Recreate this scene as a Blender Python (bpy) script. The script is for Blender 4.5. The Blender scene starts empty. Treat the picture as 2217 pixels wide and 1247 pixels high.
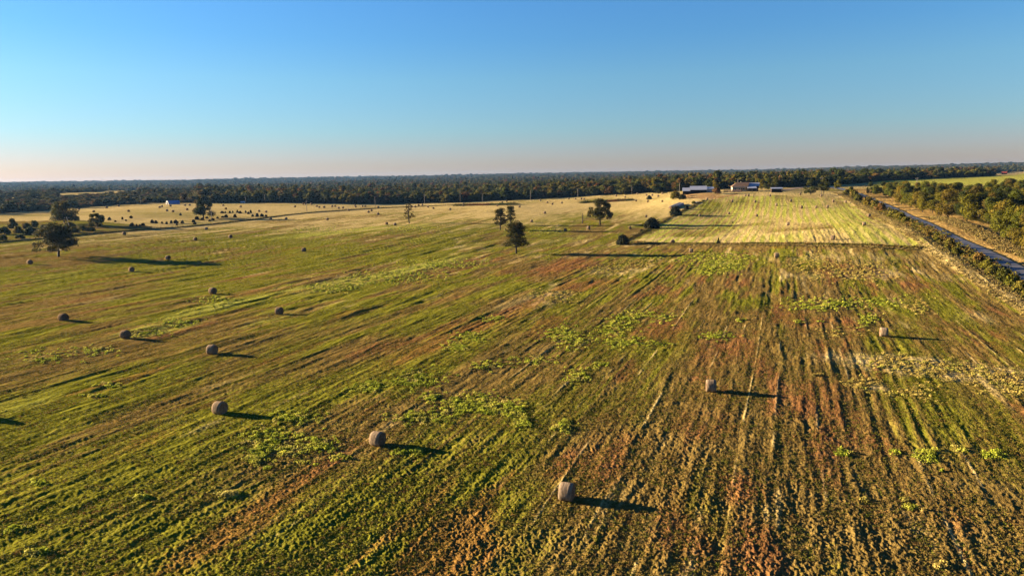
import bpy, math, random
import numpy as np
from mathutils import Matrix, Vector
R = math.radians
random.seed(7)
rng = np.random.default_rng(11)
sc = bpy.context.scene
C = sc.collection

# ------------------------------------------------------------------ camera
F, H0, ROLL, CAMZ = 1478.0, 382.0, R(1.0), 24.0
PITCH = math.atan((623.5 - H0) / F)
def ray(px, py):
    x = np.asarray(px, float) - 1108.5; y = 623.5 - np.asarray(py, float)
    c, s = math.cos(ROLL), math.sin(ROLL)
    X = c * x + s * y; Y = -s * x + c * y
    return X, F * math.cos(PITCH) + Y * math.sin(PITCH), -F * math.sin(PITCH) + Y * math.cos(PITCH)
cam_d = bpy.data.cameras.new('camera'); cam = bpy.data.objects.new('camera', cam_d); C.objects.link(cam)
cam_d.sensor_width = 36; cam_d.lens = 36 * F / 2217; cam_d.clip_end = 20000; cam_d.clip_start = 0.5
fw = Vector([float(v) for v in ray(1108.5, 623.5)]).normalized()
rt = (Vector([float(v) for v in ray(1208.5, 623.5)]) - Vector([float(v) for v in ray(1108.5, 623.5)])).normalized()
up = rt.cross(fw)
cam.matrix_world = Matrix(((rt.x, up.x, -fw.x, 0), (rt.y, up.y, -fw.y, 0), (rt.z, up.z, -fw.z, CAMZ), (0, 0, 0, 1)))
sc.camera = cam

# ------------------------------------------------------------------ world, sun, exposure
SUN_AZ, SUN_EL = R(288), R(10.4)
w = bpy.data.worlds.new('World'); sc.world = w; w.use_nodes = True
nt = w.node_tree; bg = nt.nodes['Background']
sky = nt.nodes.new('ShaderNodeTexSky'); sky.sky_type = 'NISHITA'; sky.sun_disc = False
sky.sun_elevation = SUN_EL; sky.sun_rotation = SUN_AZ
sky.air_density = 1.0; sky.dust_density = 0.3; sky.ozone_density = 2.0; sky.altitude = 300
tcw = nt.nodes.new('ShaderNodeTexCoord'); sxyz = nt.nodes.new('ShaderNodeSeparateXYZ'); nt.links.new(tcw.outputs['Generated'], sxyz.inputs[0])
tint = nt.nodes.new('ShaderNodeValToRGB'); nt.links.new(sxyz.outputs[2], tint.inputs[0])   # hand-tuned tint that dims and colours the sky by height
te = tint.color_ramp.elements; te[0].position = 0; te[1].position = 1
for p_, c_ in ((.0, (.212, .182, .255)), (.03, (.210, .215, .325)), (.064, (.188, .252, .345)), (.133, (.188, .288, .368)), (.186, (.155, .286, .408)), (.227, (.152, .292, .433)), (.38, (.11, .26, .46))):
    el = te.new(p_) if p_ > 0 else te[0]; el.color = (*c_, 1)
te[len(te) - 1].color = (.09, .25, .5, 1)
tm = nt.nodes.new('ShaderNodeMix'); tm.data_type = 'RGBA'; tm.blend_type = 'MULTIPLY'; tm.inputs[0].default_value = 1; tm.clamp_result = False
nt.links.new(sky.outputs[0], tm.inputs[6]); nt.links.new(tint.outputs[0], tm.inputs[7])
nt.links.new(tm.outputs[2], bg.inputs['Color']); bg.inputs['Strength'].default_value = 0.063
sl = bpy.data.lights.new('sun', 'SUN'); so = bpy.data.objects.new('sun', sl); C.objects.link(so)
sl.energy = 5.0; sl.angle = R(0.5); sl.color = (1.0, 0.77, 0.50)
sd = Vector((math.sin(SUN_AZ) * math.cos(SUN_EL), math.cos(SUN_AZ) * math.cos(SUN_EL), math.sin(SUN_EL)))
so.rotation_euler = (-sd).to_track_quat('-Z', 'Y').to_euler()
sc.view_settings.view_transform = 'Standard'; sc.view_settings.look = 'None'
sc.view_settings.gamma = 1; sc.view_settings.use_curve_mapping = False
sc.view_settings.exposure = 3.0
sc.render.engine = 'CYCLES'
sc.cycles.max_bounces = 4; sc.cycles.diffuse_bounces = 2; sc.cycles.transmission_bounces = 2; sc.cycles.transparent_max_bounces = 4
sc.cycles.volume_bounces = 0

# ------------------------------------------------------------------ tagging helpers
def tag(o, label=None, cat=None, group=None, kind=None):
    if label: o['label'] = label
    if cat: o['category'] = cat
    if group: o['group'] = group
    if kind: o['kind'] = kind
    return o
def empty(name, loc, rz=0, scale=1):
    o = bpy.data.objects.new(name, None); C.objects.link(o)
    o.location = loc; o.rotation_euler = (0, 0, rz); o.scale = (scale,) * 3; o.empty_display_size = 0.5
    return o
def link(name, me, parent=None):
    o = bpy.data.objects.new(name, me); C.objects.link(o); o.parent = parent
    return o
def copy_tree(o, parent=None):
    c = o.copy(); C.objects.link(c); c.parent = parent
    for ch in list(o.children): copy_tree(ch, c)
    return c
ORD = ['first', 'second', 'third', 'fourth', 'fifth', 'sixth', 'seventh', 'eighth', 'ninth', 'tenth', 'eleventh', 'twelfth',
       'thirteenth', 'fourteenth', 'fifteenth', 'sixteenth', 'seventeenth', 'eighteenth', 'nineteenth', 'twentieth']
def ordinal(i):
    if i < 20: return ORD[i]
    t = {2: 'twenty', 3: 'thirty', 4: 'forty', 5: 'fifty'}[(i + 1) // 10]
    r = (i + 1) % 10
    return t + '-' + ORD[r - 1] if r else {3: 'thirtieth', 4: 'fortieth', 5: 'fiftieth'}[(i + 1) // 10]

# ------------------------------------------------------------------ noise
def h2(ix, iy, seed):
    a = (ix.astype(np.int64) * 374761393 + iy.astype(np.int64) * 668265263 + seed * 974634777) & 0xffffffff
    a = ((a ^ (a >> 13)) * 1274126177) & 0xffffffff
    a = ((a ^ (a >> 16)) * 2246822519) & 0xffffffff
    return ((a ^ (a >> 15)) & 0xffffff) / float(0xffffff)
def vn(x, y, seed=0):
    ix = np.floor(x); iy = np.floor(y); fx = x - ix; fy = y - iy
    fx = fx * fx * (3 - 2 * fx); fy = fy * fy * (3 - 2 * fy)
    a = h2(ix, iy, seed); b = h2(ix + 1, iy, seed); c = h2(ix, iy + 1, seed); d = h2(ix + 1, iy + 1, seed)
    return (a + (b - a) * fx) * (1 - fy) + (c + (d - c) * fx) * fy
def fbm(x, y, o=3, seed=0):
    s = 0; a = 1; t = 0
    for i in range(o):
        s = s + a * vn(x, y, seed + i * 17); t += a; a *= 0.5
        x, y = x * 1.87 + y * 0.71 + 3.1, y * 1.87 - x * 0.71 + 7.7
    return s / t
def sstep(a, b, x):
    t = np.clip((x - a) / (b - a), 0, 1); return t * t * (3 - 2 * t)

# ------------------------------------------------------------------ terrain
SW = R(21.8)                                     # direction the mower went
def uv_sw(x, y): return x * math.sin(SW) + y * math.cos(SW), x * math.cos(SW) - y * math.sin(SW)
EDGE = [(0, 463, 560), (110, 455, 600), (300, 441, 640), (480, 440.5, 600), (650, 440, 580), (850, 443, 560), (1000, 438, 560),
        (1100, 434, 560), (1200, 429, 560), (1300, 423, 560), (1400, 418, 540), (1440, 416, 520), (1560, 411, 520), (1640, 408, 520),
        (1750, 404, 560), (1850, 399, 640), (1917, 392, 720), (2140, 383, 900), (2217, 379, 950)]
CP = EDGE + [(1274, 496.5, 302), (1300, 487, 318), (1577, 464.5, 365), (1515, 469.5, 350), (1870, 488.5, 266), (1802, 519.5, 226),
      (1804, 438, 400), (1603, 417, 452), (1500, 422, 440), (1635, 439, 398), (1765, 421, 440), (345, 450, 545), (719, 448.5, 515),
      (1125, 450, 440), (1185, 440, 510), (1402, 438, 470), (1433, 421, 520), (1980, 470, 315), (1850, 425, 440), (2100, 400, 600),
      (2050, 478, 290), (1456, 527, 240), (440, 473, 430), (138, 487, 400)]
pts = []
for px, py, d in CP:
    X, Y, Z = ray(px, py); g = math.hypot(X, Y)
    pts.append((math.atan2(X, Y), d, CAMZ + d * Z / g))
def pxaz(px):
    X, Y, Z = ray(px, 400); return math.atan2(X, Y)
for px in (-200, 250, 700, 1108, 1500, 1900, 2400):
    for d in (3, 12, 35, 70, 110, 160): pts.append((pxaz(px), d, 0))
for px, a, b, c, e in ((-100, 1, 3, 14, 31), (300, 2, 4, 13, 28), (700, 3, 4, 13, 28), (1108, 5, 6, 17, 31), (1400, 9, 9, 17, 29),
                       (1700, 12, 12, 17, 28), (1900, 13, 13, 20, 34), (2217, 13, 15, 22, 38), (2400, 13, 15, 22, 38)):
    pts += [(pxaz(px), 1300, a), (pxaz(px), 2000, b), (pxaz(px), 3500, c), (pxaz(px), 5200, e), (pxaz(px), 6600, e - 18)]
for px in (-100, 300, 700): pts.append((pxaz(px), 230, 0))
for px, py, d in ((60, 426, 860), (150, 423.5, 880), (150, 415, 1120), (250, 417, 1000), (300, 412.5, 1120)):
    X, Y, Z = ray(px, py); pts.append((math.atan2(X, Y), d, CAMZ + d * Z / math.hypot(X, Y)))
PA = np.array(pts); PX = np.stack([PA[:, 0] * 2.2, np.log(PA[:, 1])], 1)
def kern(r2): return 0.5 * r2 * np.log(r2 + 1e-9)
n = len(PA)
K = kern(((PX[:, None] - PX[None]) ** 2).sum(-1)) + np.eye(n) * 0.004
Pm = np.concatenate([np.ones((n, 1)), PX], 1)
A = np.zeros((n + 3, n + 3)); A[:n, :n] = K; A[:n, n:] = Pm; A[n:, :n] = Pm.T
W = np.linalg.solve(A, np.concatenate([PA[:, 2], [0, 0, 0]]))
def tps_exact(az, ld):
    a = az * 2.2; s = W[n] + W[n + 1] * a + W[n + 2] * ld
    for i in range(n):
        s = s + W[i] * kern((a - PX[i, 0]) ** 2 + (ld - PX[i, 1]) ** 2)
    return s
LA = np.linspace(-.76, .76, 360); LD = np.linspace(math.log(2.9), math.log(11000), 560)
TG = tps_exact(*np.meshgrid(LA, LD))
def tps(az, ld):
    a = (az - LA[0]) / (LA[1] - LA[0]); b = (ld - LD[0]) / (LD[1] - LD[0])
    i = np.clip(a.astype(int), 0, len(LA) - 2); j = np.clip(b.astype(int), 0, len(LD) - 2); a = a - i; b = b - j
    return (TG[j, i] * (1 - a) + TG[j, i + 1] * a) * (1 - b) + (TG[j + 1, i] * (1 - a) + TG[j + 1, i + 1] * a) * b
def Hb(x, y):
    x = np.asarray(x, float); y = np.asarray(y, float)
    d = np.maximum(np.hypot(x, y), 3.0); az = np.arctan2(x, y); az_c = np.clip(az, -0.75, 0.75)
    z = tps(az_c, np.log(d)) * (1 - sstep(0.9, 2.2, np.abs(az)))
    u, v = uv_sw(x, y)
    near = 1 - sstep(350, 600, d)
    und = (fbm(u / 34, v / 7.5, 2, 3) - 0.5) * 0.34 + (fbm(x / 45, y / 60, 2, 5) - 0.5) * 0.55
    return z + und * (0.25 + 0.75 * near) * (1 - 0.7 * sstep(900, 1500, d)) + (fbm(x / 420, y / 420, 3, 9) - 0.5) * 14 * sstep(900, 2500, d)
def place(px, py):
    """ground points seen in those directions (arrays)"""
    px = np.atleast_1d(np.asarray(px, float)); py = np.atleast_1d(np.asarray(py, float))
    X, Y, Z = ray(px, py); g = np.hypot(X, Y); dx, dy, dz = X / g, Y / g, Z / g
    ds = np.exp(np.linspace(math.log(20), math.log(7000), 420))
    f = CAMZ + dz[:, None] * ds - Hb(dx[:, None] * ds, dy[:, None] * ds)
    below = f < 0; k = np.where(below.any(1), below.argmax(1), len(ds) - 1); k = np.maximum(k, 1)
    lo, hi = ds[k - 1], ds[k]
    for _ in range(18):
        m = (lo + hi) / 2; fm = CAMZ + dz * m - Hb(dx * m, dy * m)
        lo = np.where(fm > 0, m, lo); hi = np.where(fm > 0, hi, m)
    m = (lo + hi) / 2
    return np.stack([dx * m, dy * m, Hb(dx * m, dy * m)], 1)
def at(px, py): return place([px], [py])[0]
def mpp(p): return (p[1] * math.cos(PITCH) + (CAMZ - p[2]) * math.sin(PITCH)) / F    # metres per photo pixel there

def poly(pp):
    P = place([a for a, b in pp], [b for a, b in pp]); return P[:, :2]
def inpoly(x, y, P):
    r = np.zeros(x.shape, bool); j = len(P) - 1
    for i in range(len(P)):
        c = ((P[i, 1] > y) != (P[j, 1] > y)) & (x < (P[j, 0] - P[i, 0]) * (y - P[i, 1]) / (P[j, 1] - P[i, 1] + 1e-12) + P[i, 0])
        r ^= c; j = i
    return r
def dline(x, y, P):
    d = np.full(x.shape, 1e9)
    for i in range(len(P) - 1):
        a, b = P[i, :2], P[i + 1, :2]; ab = b - a; L = (ab ** 2).sum()
        t = np.clip(((x - a[0]) * ab[0] + (y - a[1]) * ab[1]) / L, 0, 1)
        d = np.minimum(d, np.hypot(x - a[0] - t * ab[0], y - a[1] - t * ab[1]))
    return d
def smooth_line(P, step=3.0):
    P = np.asarray(P)[:, :2]
    for _ in range(3):
        Q = [P[0]]
        for i in range(len(P) - 1): Q += [P[i] * .75 + P[i + 1] * .25, P[i] * .25 + P[i + 1] * .75]
        P = np.array(Q + [P[-1]])
    L = np.concatenate([[0], np.cumsum(np.hypot(*np.diff(P, axis=0).T))])
    s = np.arange(0, L[-1], step)
    return np.stack([np.interp(s, L, P[:, 0]), np.interp(s, L, P[:, 1])], 1)

road_px = [(2300, 640), (2217, 594), (2125, 543), (2045, 512), (1990, 480), (1945, 459), (1905, 440), (1866, 424), (1830, 411.5), (1797, 404.5)]
ROAD = smooth_line(place(*zip(*road_px)))
right_fence_px = [(2300, 700), (2217, 664), (2140, 615), (2080, 575), (2030, 545), (1985, 515), (1940, 487), (1900, 465), (1860, 443), (1832, 427), (1815, 419)]
BERM = smooth_line(place(*zip(*right_fence_px)))
cross_px = [(1367, 527), (1450, 529), (1600, 529), (1750, 531), (1900, 534), (2010, 538)]
CROSS = smooth_line(place(*zip(*cross_px)), 2.5)
mid_px = [(1340, 526), (1372, 512), (1400, 499), (1430, 483), (1452, 470), (1478, 457), (1505, 444), (1525, 434)]
MID = smooth_line(place(*zip(*mid_px)), 2.5)
left_px = [(-60, 533), (0, 525), (90, 518), (160, 510), (280, 500), (400, 492), (480, 484), (560, 474), (650, 463), (754, 455.5), (830, 450.5), (920, 447), (1000, 443.5)]
LEFT = smooth_line(place(*zip(*left_px)), 3)

# ------------------------------------------------------------------ mesh helpers
def mesh_np(name, V, Fq, mat=None, smooth=False):
    """V (n,3); Fq (m,k) all faces with k corners"""
    me = bpy.data.meshes.new(name); V = np.asarray(V, np.float32); Fq = np.asarray(Fq, np.int32)
    m, k = Fq.shape
    me.vertices.add(len(V)); me.vertices.foreach_set('co', V.ravel())
    me.loops.add(m * k); me.loops.foreach_set('vertex_index', Fq.ravel())
    me.polygons.add(m); me.polygons.foreach_set('loop_start', np.arange(0, m * k, k, dtype=np.int32))
    me.polygons.foreach_set('loop_total', np.full(m, k, np.int32))
    if smooth: me.polygons.foreach_set('use_smooth', np.ones(m, bool))
    me.update(calc_edges=True); me.validate()
    if mat: me.materials.append(mat)
    return me
class MB:
    def __init__(s): s.v = []; s.f = []; s.mi = []
    def add(s, V, Fs, mi=0):
        o = len(s.v); s.v += [tuple(map(float, v)) for v in V]; s.f += [tuple(i + o for i in f) for f in Fs]; s.mi += [mi] * len(Fs)
        return s
    def box(s, c, d, rz=0, mi=0):
        co, si = math.cos(rz), math.sin(rz); V = []
        for z in (-.5, .5):
            for x, y in ((-.5, -.5), (.5, -.5), (.5, .5), (-.5, .5)):
                X, Y = x * d[0], y * d[1]; V.append((c[0] + X * co - Y * si, c[1] + X * si + Y * co, c[2] + z * d[2]))
        return s.add(V, [(3, 2, 1, 0), (4, 5, 6, 7), (0, 1, 5, 4), (1, 2, 6, 5), (2, 3, 7, 6), (3, 0, 4, 7)], mi)
    def slab(s, P, t, mi=0):
        """quad P lifted into a slab of thickness t (downwards)"""
        V = [p for p in P] + [(p[0], p[1], p[2] - t) for p in P]
        return s.add(V, [(0, 1, 2, 3), (7, 6, 5, 4), (0, 4, 5, 1), (1, 5, 6, 2), (2, 6, 7, 3), (3, 7, 4, 0)], mi)
    def tube(s, pts, rad, n=6, mi=0, cap=True):
        P = [Vector(p) for p in pts]; V = []; Fs = []
        for i, p in enumerate(P):
            t = (P[min(i + 1, len(P) - 1)] - P[max(i - 1, 0)]).normalized()
            a = t.cross(Vector((0.31, 0.93, 0.17))).normalized(); b = t.cross(a)
            for k in range(n):
                q = 2 * math.pi * k / n; V.append(p + (a * math.cos(q) + b * math.sin(q)) * rad[i])
        for i in range(len(P) - 1):
            for k in range(n): Fs.append((i * n + k, i * n + (k + 1) % n, (i + 1) * n + (k + 1) % n, (i + 1) * n + k))
        if cap: Fs += [tuple(range(n))[::-1], tuple((len(P) - 1) * n + k for k in range(n))]
        return s.add(V, Fs, mi)
    def mesh(s, name, mats, smooth=False):
        me = bpy.data.meshes.new(name); me.from_pydata(s.v, [], s.f)
        for m in (mats if isinstance(mats, (list, tuple)) else [mats]): me.materials.append(m)
        me.polygons.foreach_set('material_index', s.mi)
        if smooth: me.polygons.foreach_set('use_smooth', [True] * len(s.f))
        me.update(); return me
def quads(cen, nor, size, rg, asp=0.6):
    """one small leaf-like quad at each centre"""
    m = len(cen); r = rg.normal(size=(m, 3)); t = np.cross(nor, r); t /= np.linalg.norm(t, axis=1)[:, None] + 1e-9
    b = np.cross(nor, t); size = np.broadcast_to(np.asarray(size, float).reshape(-1, 1), (m, 1))
    V = np.stack([cen - t * size * .5, cen + b * size * asp * .5, cen + t * size * .5, cen - b * size * asp * .5], 1)
    V[:, 0] += nor * size * 0.12; V[:, 2] += nor * size * 0.12
    return V.reshape(-1, 3), np.arange(4 * m).reshape(-1, 4)
def unit(a): return a / (np.linalg.norm(a, axis=-1, keepdims=True) + 1e-9)

# ------------------------------------------------------------------ materials
def mat(name, col=(.5, .5, .5), rough=.9, spec=0.2):
    m = bpy.data.materials.new(name); m.use_nodes = True; b = m.node_tree.nodes['Principled BSDF']
    b.inputs['Base Color'].default_value = (*col, 1); b.inputs['Roughness'].default_value = rough
    b.inputs['Specular IOR Level'].default_value = spec
    return m
def N(m, t, **kw):
    nd = m.node_tree.nodes.new(t)
    for k, v in kw.items():
        if k in nd.inputs: nd.inputs[k].default_value = v
        else: setattr(nd, k, v)
    return nd
def L(m, a, b): m.node_tree.links.new(a, b)
def mixc(m, fac, a, b, mode='MIX'):
    nd = m.node_tree.nodes.new('ShaderNodeMix'); nd.data_type = 'RGBA'; nd.blend_type = mode
    for i, v in ((0, fac), (6, a), (7, b)):
        if hasattr(v, 'links'): L(m, v, nd.inputs[i])
        elif i == 0: nd.inputs[0].default_value = v
        else: nd.inputs[i].default_value = (*v, 1)
    return nd.outputs[2]
def ramp(m, fac, stops):
    r = m.node_tree.nodes.new('ShaderNodeValToRGB'); e = r.color_ramp.elements
    while len(e) < len(stops): e.new(0.5)
    for el, (p, c) in zip(e, stops): el.position = p; el.color = (*c, 1)
    L(m, fac, r.inputs[0]); return r.outputs[0]
def noise_mat(name, c1, c2, scale, rough=.9, bump=0, spec=.2, detail=4, coord='Object', stretch=None):
    m = mat(name, c1, rough, spec); b = m.node_tree.nodes['Principled BSDF']
    tc = N(m, 'ShaderNodeTexCoord'); src = tc.outputs[coord]
    if stretch:
        mp = N(m, 'ShaderNodeMapping'); mp.inputs['Scale'].default_value = stretch; L(m, src, mp.inputs[0]); src = mp.outputs[0]
    nz = N(m, 'ShaderNodeTexNoise', Scale=scale, Detail=detail, Roughness=.65); L(m, src, nz.inputs['Vector'])
    L(m, ramp(m, nz.outputs[0], [(.32, c1), (.68, c2)]), b.inputs['Base Color'])
    if bump:
        bp = N(m, 'ShaderNodeBump', Strength=bump, Distance=.05); L(m, nz.outputs[0], bp.inputs['Height']); L(m, bp.outputs[0], b.inputs['Normal'])
    return m
def leaf_mat(name, stops, cell=9.0, transl=.25):
    m = mat(name, (.05, .06, .02), .85, .04); b = m.node_tree.nodes['Principled BSDF']
    g = N(m, 'ShaderNodeNewGeometry')
    vm = N(m, 'ShaderNodeVectorMath', operation='MULTIPLY'); vm.inputs[1].default_value = (1 / cell, 1 / cell, .3 / cell); L(m, g.outputs['Position'], vm.inputs[0])
    vo = N(m, 'ShaderNodeTexVoronoi', Scale=1.0); L(m, vm.outputs[0], vo.inputs['Vector'])
    sep = N(m, 'ShaderNodeSeparateColor'); L(m, vo.outputs['Color'], sep.inputs[0])
    col = ramp(m, sep.outputs[0], stops)
    nz = N(m, 'ShaderNodeTexNoise', Scale=1.2, Detail=2.0); L(m, g.outputs['Position'], nz.inputs['Vector'])
    var = ramp(m, nz.outputs[0], [(.3, (.24, .24, .24)), (.7, (.62, .62, .52))])
    col = mixc(m, 1.0, col, var, 'MULTIPLY')
    L(m, col, b.inputs['Base Color'])
    tr = N(m, 'ShaderNodeBsdfTranslucent'); L(m, col, tr.inputs[0])
    mx = N(m, 'ShaderNodeMixShader'); mx.inputs[0].default_value = transl
    out = m.node_tree.nodes['Material Output']
    L(m, b.outputs[0], mx.inputs[1]); L(m, tr.outputs[0], mx.inputs[2]); L(m, mx.outputs[0], out.inputs[0])
    return m
M = {}
M['bark'] = noise_mat('bark', (.012, .009, .006), (.03, .022, .015), 4, .95, .5)
M['grey_bark'] = noise_mat('dead_wood', (.025, .018, .013), (.055, .042, .03), 4, .95, .5)
M['woods'] = leaf_mat('woods_leaves', [(0, (.035, .050, .012)), (.3, (.055, .070, .016)), (.5, (.10, .105, .018)), (.68, (.17, .15, .022)), (.8, (.15, .10, .024)), (.88, (.20, .085, .035)), (1, (.08, .11, .02))])
M['gold'] = leaf_mat('golden_green_leaves', [(0, (.10, .12, .016)), (.5, (.17, .155, .02)), (1, (.20, .15, .022))], 7)
M['deep'] = leaf_mat('deep_green_leaves', [(0, (.05, .065, .014)), (.5, (.085, .085, .018)), (1, (.065, .08, .016))], 5)
M['dark'] = leaf_mat('dark_oak_leaves', [(0, (.050, .055, .016)), (.5, (.080, .070, .020)), (1, (.050, .060, .016))], 3, .2)
M['pine'] = leaf_mat('pine_needles', [(0, (.045, .052, .014)), (.6, (.065, .060, .016)), (1, (.12, .08, .025))], 2.5, .2)
M['cedar'] = leaf_mat('cedar_leaves', [(0, (.018, .022, .012)), (1, (.028, .032, .014))], 2, .05)
M['brush'] = leaf_mat('brush_leaves', [(0, (.11, .11, .02)), (.5, (.20, .18, .03)), (1, (.26, .15, .05))], 2.5)
M['weed'] = leaf_mat('weed_leaves', [(0, (.30, .37, .035)), (.5, (.50, .56, .065)), (.85, (.66, .64, .11)), (1, (.64, .55, .17))], 1.3, .3)
M['paleweed'] = leaf_mat('pale_weed_leaves', [(0, (.50, .38, .10)), (.5, (.62, .48, .15)), (1, (.42, .42, .08))], 1.3, .3)
M['dry'] = leaf_mat('dry_grass', [(0, (.26, .18, .07)), (.5, (.34, .26, .10)), (1, (.24, .2, .06))], 1.5, .3)
M['straw_side'] = noise_mat('bale_net_wrap', (.06, .042, .027), (.27, .215, .15), 3.4, .98, .7, 0, detail=9, stretch=(2.4, .45, .45))
M['straw_end'] = noise_mat('bale_cut_end', (.05, .028, .016), (.17, .11, .06), 6, .95, .6, detail=8)
def vary(m, lo, hi):
    b = m.node_tree.nodes['Principled BSDF']; src = b.inputs['Base Color'].links[0].from_socket; oi = N(m, 'ShaderNodeObjectInfo')
    L(m, mixc(m, 1.0, src, ramp(m, oi.outputs['Random'], [(0, lo), (1, hi)]), 'MULTIPLY'), b.inputs['Base Color'])
vary(M['straw_side'], (.72, .66, .58), (1.1, 1.05, .98)); vary(M['straw_end'], (.7, .66, .62), (1.2, 1.1, 1.0))
M['wood'] = noise_mat('weathered_wood', (.092, .080, .067), (.160, .143, .122), 3, .9)
M['post'] = noise_mat('fence_post', (.03, .024, .018), (.06, .048, .036), 3, .9)
M['wire'] = mat('fence_wire', (.25, .24, .23), .5, .5)
M['roof_metal'] = noise_mat('metal_roof', (.164, .179, .218), (.215, .226, .257), .6, .38, 0, .5)
M['roof_blue'] = noise_mat('blue_metal_roof', (.056, .101, .235), (.078, .134, .280), .5, .4, 0, .5)
M['shingle'] = noise_mat('brown_shingles', (.073, .043, .026), (.112, .069, .043), 2, .9)
M['cream'] = noise_mat('cream_wall', (.242, .195, .133), (.281, .226, .156), .8, .85)
M['white'] = noise_mat('white_paint', (.307, .303, .288), (.363, .358, .344), .8, .7)
M['barnwall'] = noise_mat('dark_barn_wall', (.018, .011, .011), (.040, .022, .018), .8, .9)
M['redwall'] = noise_mat('red_wall', (.210, .030, .018), (.270, .048, .024), .8, .9)
M['painted_inside'] = mat('painted_dark_interior', (.012, .01, .01), 1, 0)  # near-black door panels: the dark behind a doorway, painted as a colour
M['glass'] = mat('window_glass', (.03, .04, .05), .15, .6)
M['shaded_sides'] = noise_mat('bale_weathered_shaded', (.090, .118, .146), (.168, .202, .235), 1.2, .45, .2, .4)  # blue-grey of weathered bale sides, with their shade put into the colour

def ground_material():
    m = mat('ground', (.2, .2, .1), 1.0, 0.0); b = m.node_tree.nodes['Principled BSDF']
    g = N(m, 'ShaderNodeNewGeometry')
    mp = N(m, 'ShaderNodeMapping'); mp.inputs['Rotation'].default_value = (0, 0, SW); L(m, g.outputs['Position'], mp.inputs[0])
    a1 = N(m, 'ShaderNodeAttribute', attribute_name='mask_a'); a2 = N(m, 'ShaderNodeAttribute', attribute_name='mask_b')
    s1 = N(m, 'ShaderNodeSeparateColor'); L(m, a1.outputs['Color'], s1.inputs[0])
    s2 = N(m, 'ShaderNodeSeparateColor'); L(m, a2.outputs['Color'], s2.inputs[0])
    def nz(scale, st=(1, 1, 1), det=3):
        q = N(m, 'ShaderNodeMapping'); q.inputs['Scale'].default_value = st; L(m, mp.outputs[0], q.inputs[0])
        t = N(m, 'ShaderNodeTexNoise', Scale=scale, Detail=float(det), Roughness=.6); L(m, q.outputs[0], t.inputs['Vector']); return t.outputs[0]
    n1 = nz(3.0); n2 = nz(.55, (1, .35, 1)); n3 = nz(9.0, det=1)
    def jit(s, amt=.55):
        x = N(m, 'ShaderNodeMath', operation='SUBTRACT'); L(m, n1, x.inputs[0]); x.inputs[1].default_value = .5
        y = N(m, 'ShaderNodeMath', operation='MULTIPLY_ADD'); L(m, x.outputs[0], y.inputs[0]); y.inputs[1].default_value = amt * 2; L(m, s, y.inputs[2])
        k = N(m, 'ShaderNodeMapRange'); L(m, y.outputs[0], k.inputs[0]); k.inputs[1].default_value = .3; k.inputs[2].default_value = .7; return k.outputs[0]
    gold = ramp(m, n2, [(.3, (.185, .128, .046)), (.7, (.30, .22, .082))])
    green = ramp(m, n2, [(.3, (.145, .160, .020)), (.7, (.285, .285, .042))])
    c = mixc(m, jit(s1.outputs[0]), gold, green)
    c = mixc(m, jit(s1.outputs[2], .35), c, ramp(m, n2, [(.3, (.56, .45, .21)), (.7, (.76, .62, .34))]))
    c = mixc(m, jit(s2.outputs[2], .4), c, ramp(m, n2, [(.3, (.38, .43, .08)), (.7, (.58, .58, .15))]))
    so_ = N(m, 'ShaderNodeMath', operation='MULTIPLY'); L(m, jit(s1.outputs[1], .6), so_.inputs[0]); so_.inputs[1].default_value = .54
    c = mixc(m, so_.outputs[0], c, ramp(m, n3, [(.3, (.27, .085, .050)), (.7, (.38, .155, .090))]))
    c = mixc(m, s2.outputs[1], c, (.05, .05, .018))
    c = mixc(m, jit(s2.outputs[0], .3), c, ramp(m, n2, [(.3, (.40, .25, .09)), (.7, (.60, .44, .20))]))
    var = ramp(m, n3, [(.25, (.27, .255, .195)), (.75, (.57, .545, .415))])
    c = mixc(m, 1.0, c, var, 'MULTIPLY')
    L(m, c, b.inputs['Base Color'])
    bp = N(m, 'ShaderNodeBump', Strength=.6, Distance=.05); L(m, nz(14, det=3), bp.inputs['Height'])
    b2 = N(m, 'ShaderNodeBump', Strength=.7, Distance=.4); hs = N(m, 'ShaderNodeMath', operation='ADD'); L(m, nz(1.0, (1, .16, 1), 4), hs.inputs[0]); L(m, nz(1.3, (1, .6, 1), 4), hs.inputs[1]); L(m, hs.outputs[0], b2.inputs['Height']); L(m, bp.outputs[0], b2.inputs['Normal']); L(m, b2.outputs[0], b.inputs['Normal'])
    return m
M['ground'] = ground_material()

# ------------------------------------------------------------------ ground sheet (one mesh, finer towards the near field)
az_f = np.arange(-41, 41.01, .07); az_all = np.concatenate([np.arange(-180, -41, 5.0), az_f, np.arange(43, 180, 5.0)])
th = np.concatenate([np.arange(35.2, 15, -.065), np.arange(15, 4.6, -.045), np.arange(4.6, 1.5, -.03)])
ds = np.concatenate([[1.5, 5, 10, 15, 20, 25, 30], CAMZ / np.tan(np.radians(th))])
ds = np.concatenate([ds, np.exp(np.linspace(math.log(ds[-1] * 1.01), math.log(6500), 90))])
AZ, DD = np.meshgrid(np.radians(az_all), ds); nr, nc = AZ.shape
gx, gy = DD * np.sin(AZ), DD * np.cos(AZ)
gz = Hb(gx, gy)
u, v = uv_sw(gx, gy)
POLY_UP = poly([(1372, 528), (2006, 538), (1992, 520), (1900, 470), (1825, 430), (1780, 424), (1560, 426), (1530, 434), (1478, 458), (1430, 484)])
POLY_R = poly([(1880, 412), (1990, 404), (2217, 399), (2330, 398), (2330, 374), (2217, 376), (2150, 381.5), (1990, 388), (1900, 393)])
POLY_YARD = poly([(1478, 431), (1475, 419), (1546, 418), (1562, 424), (1600, 418.5), (1602, 421), (1568, 428), (1530, 431)])
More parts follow.
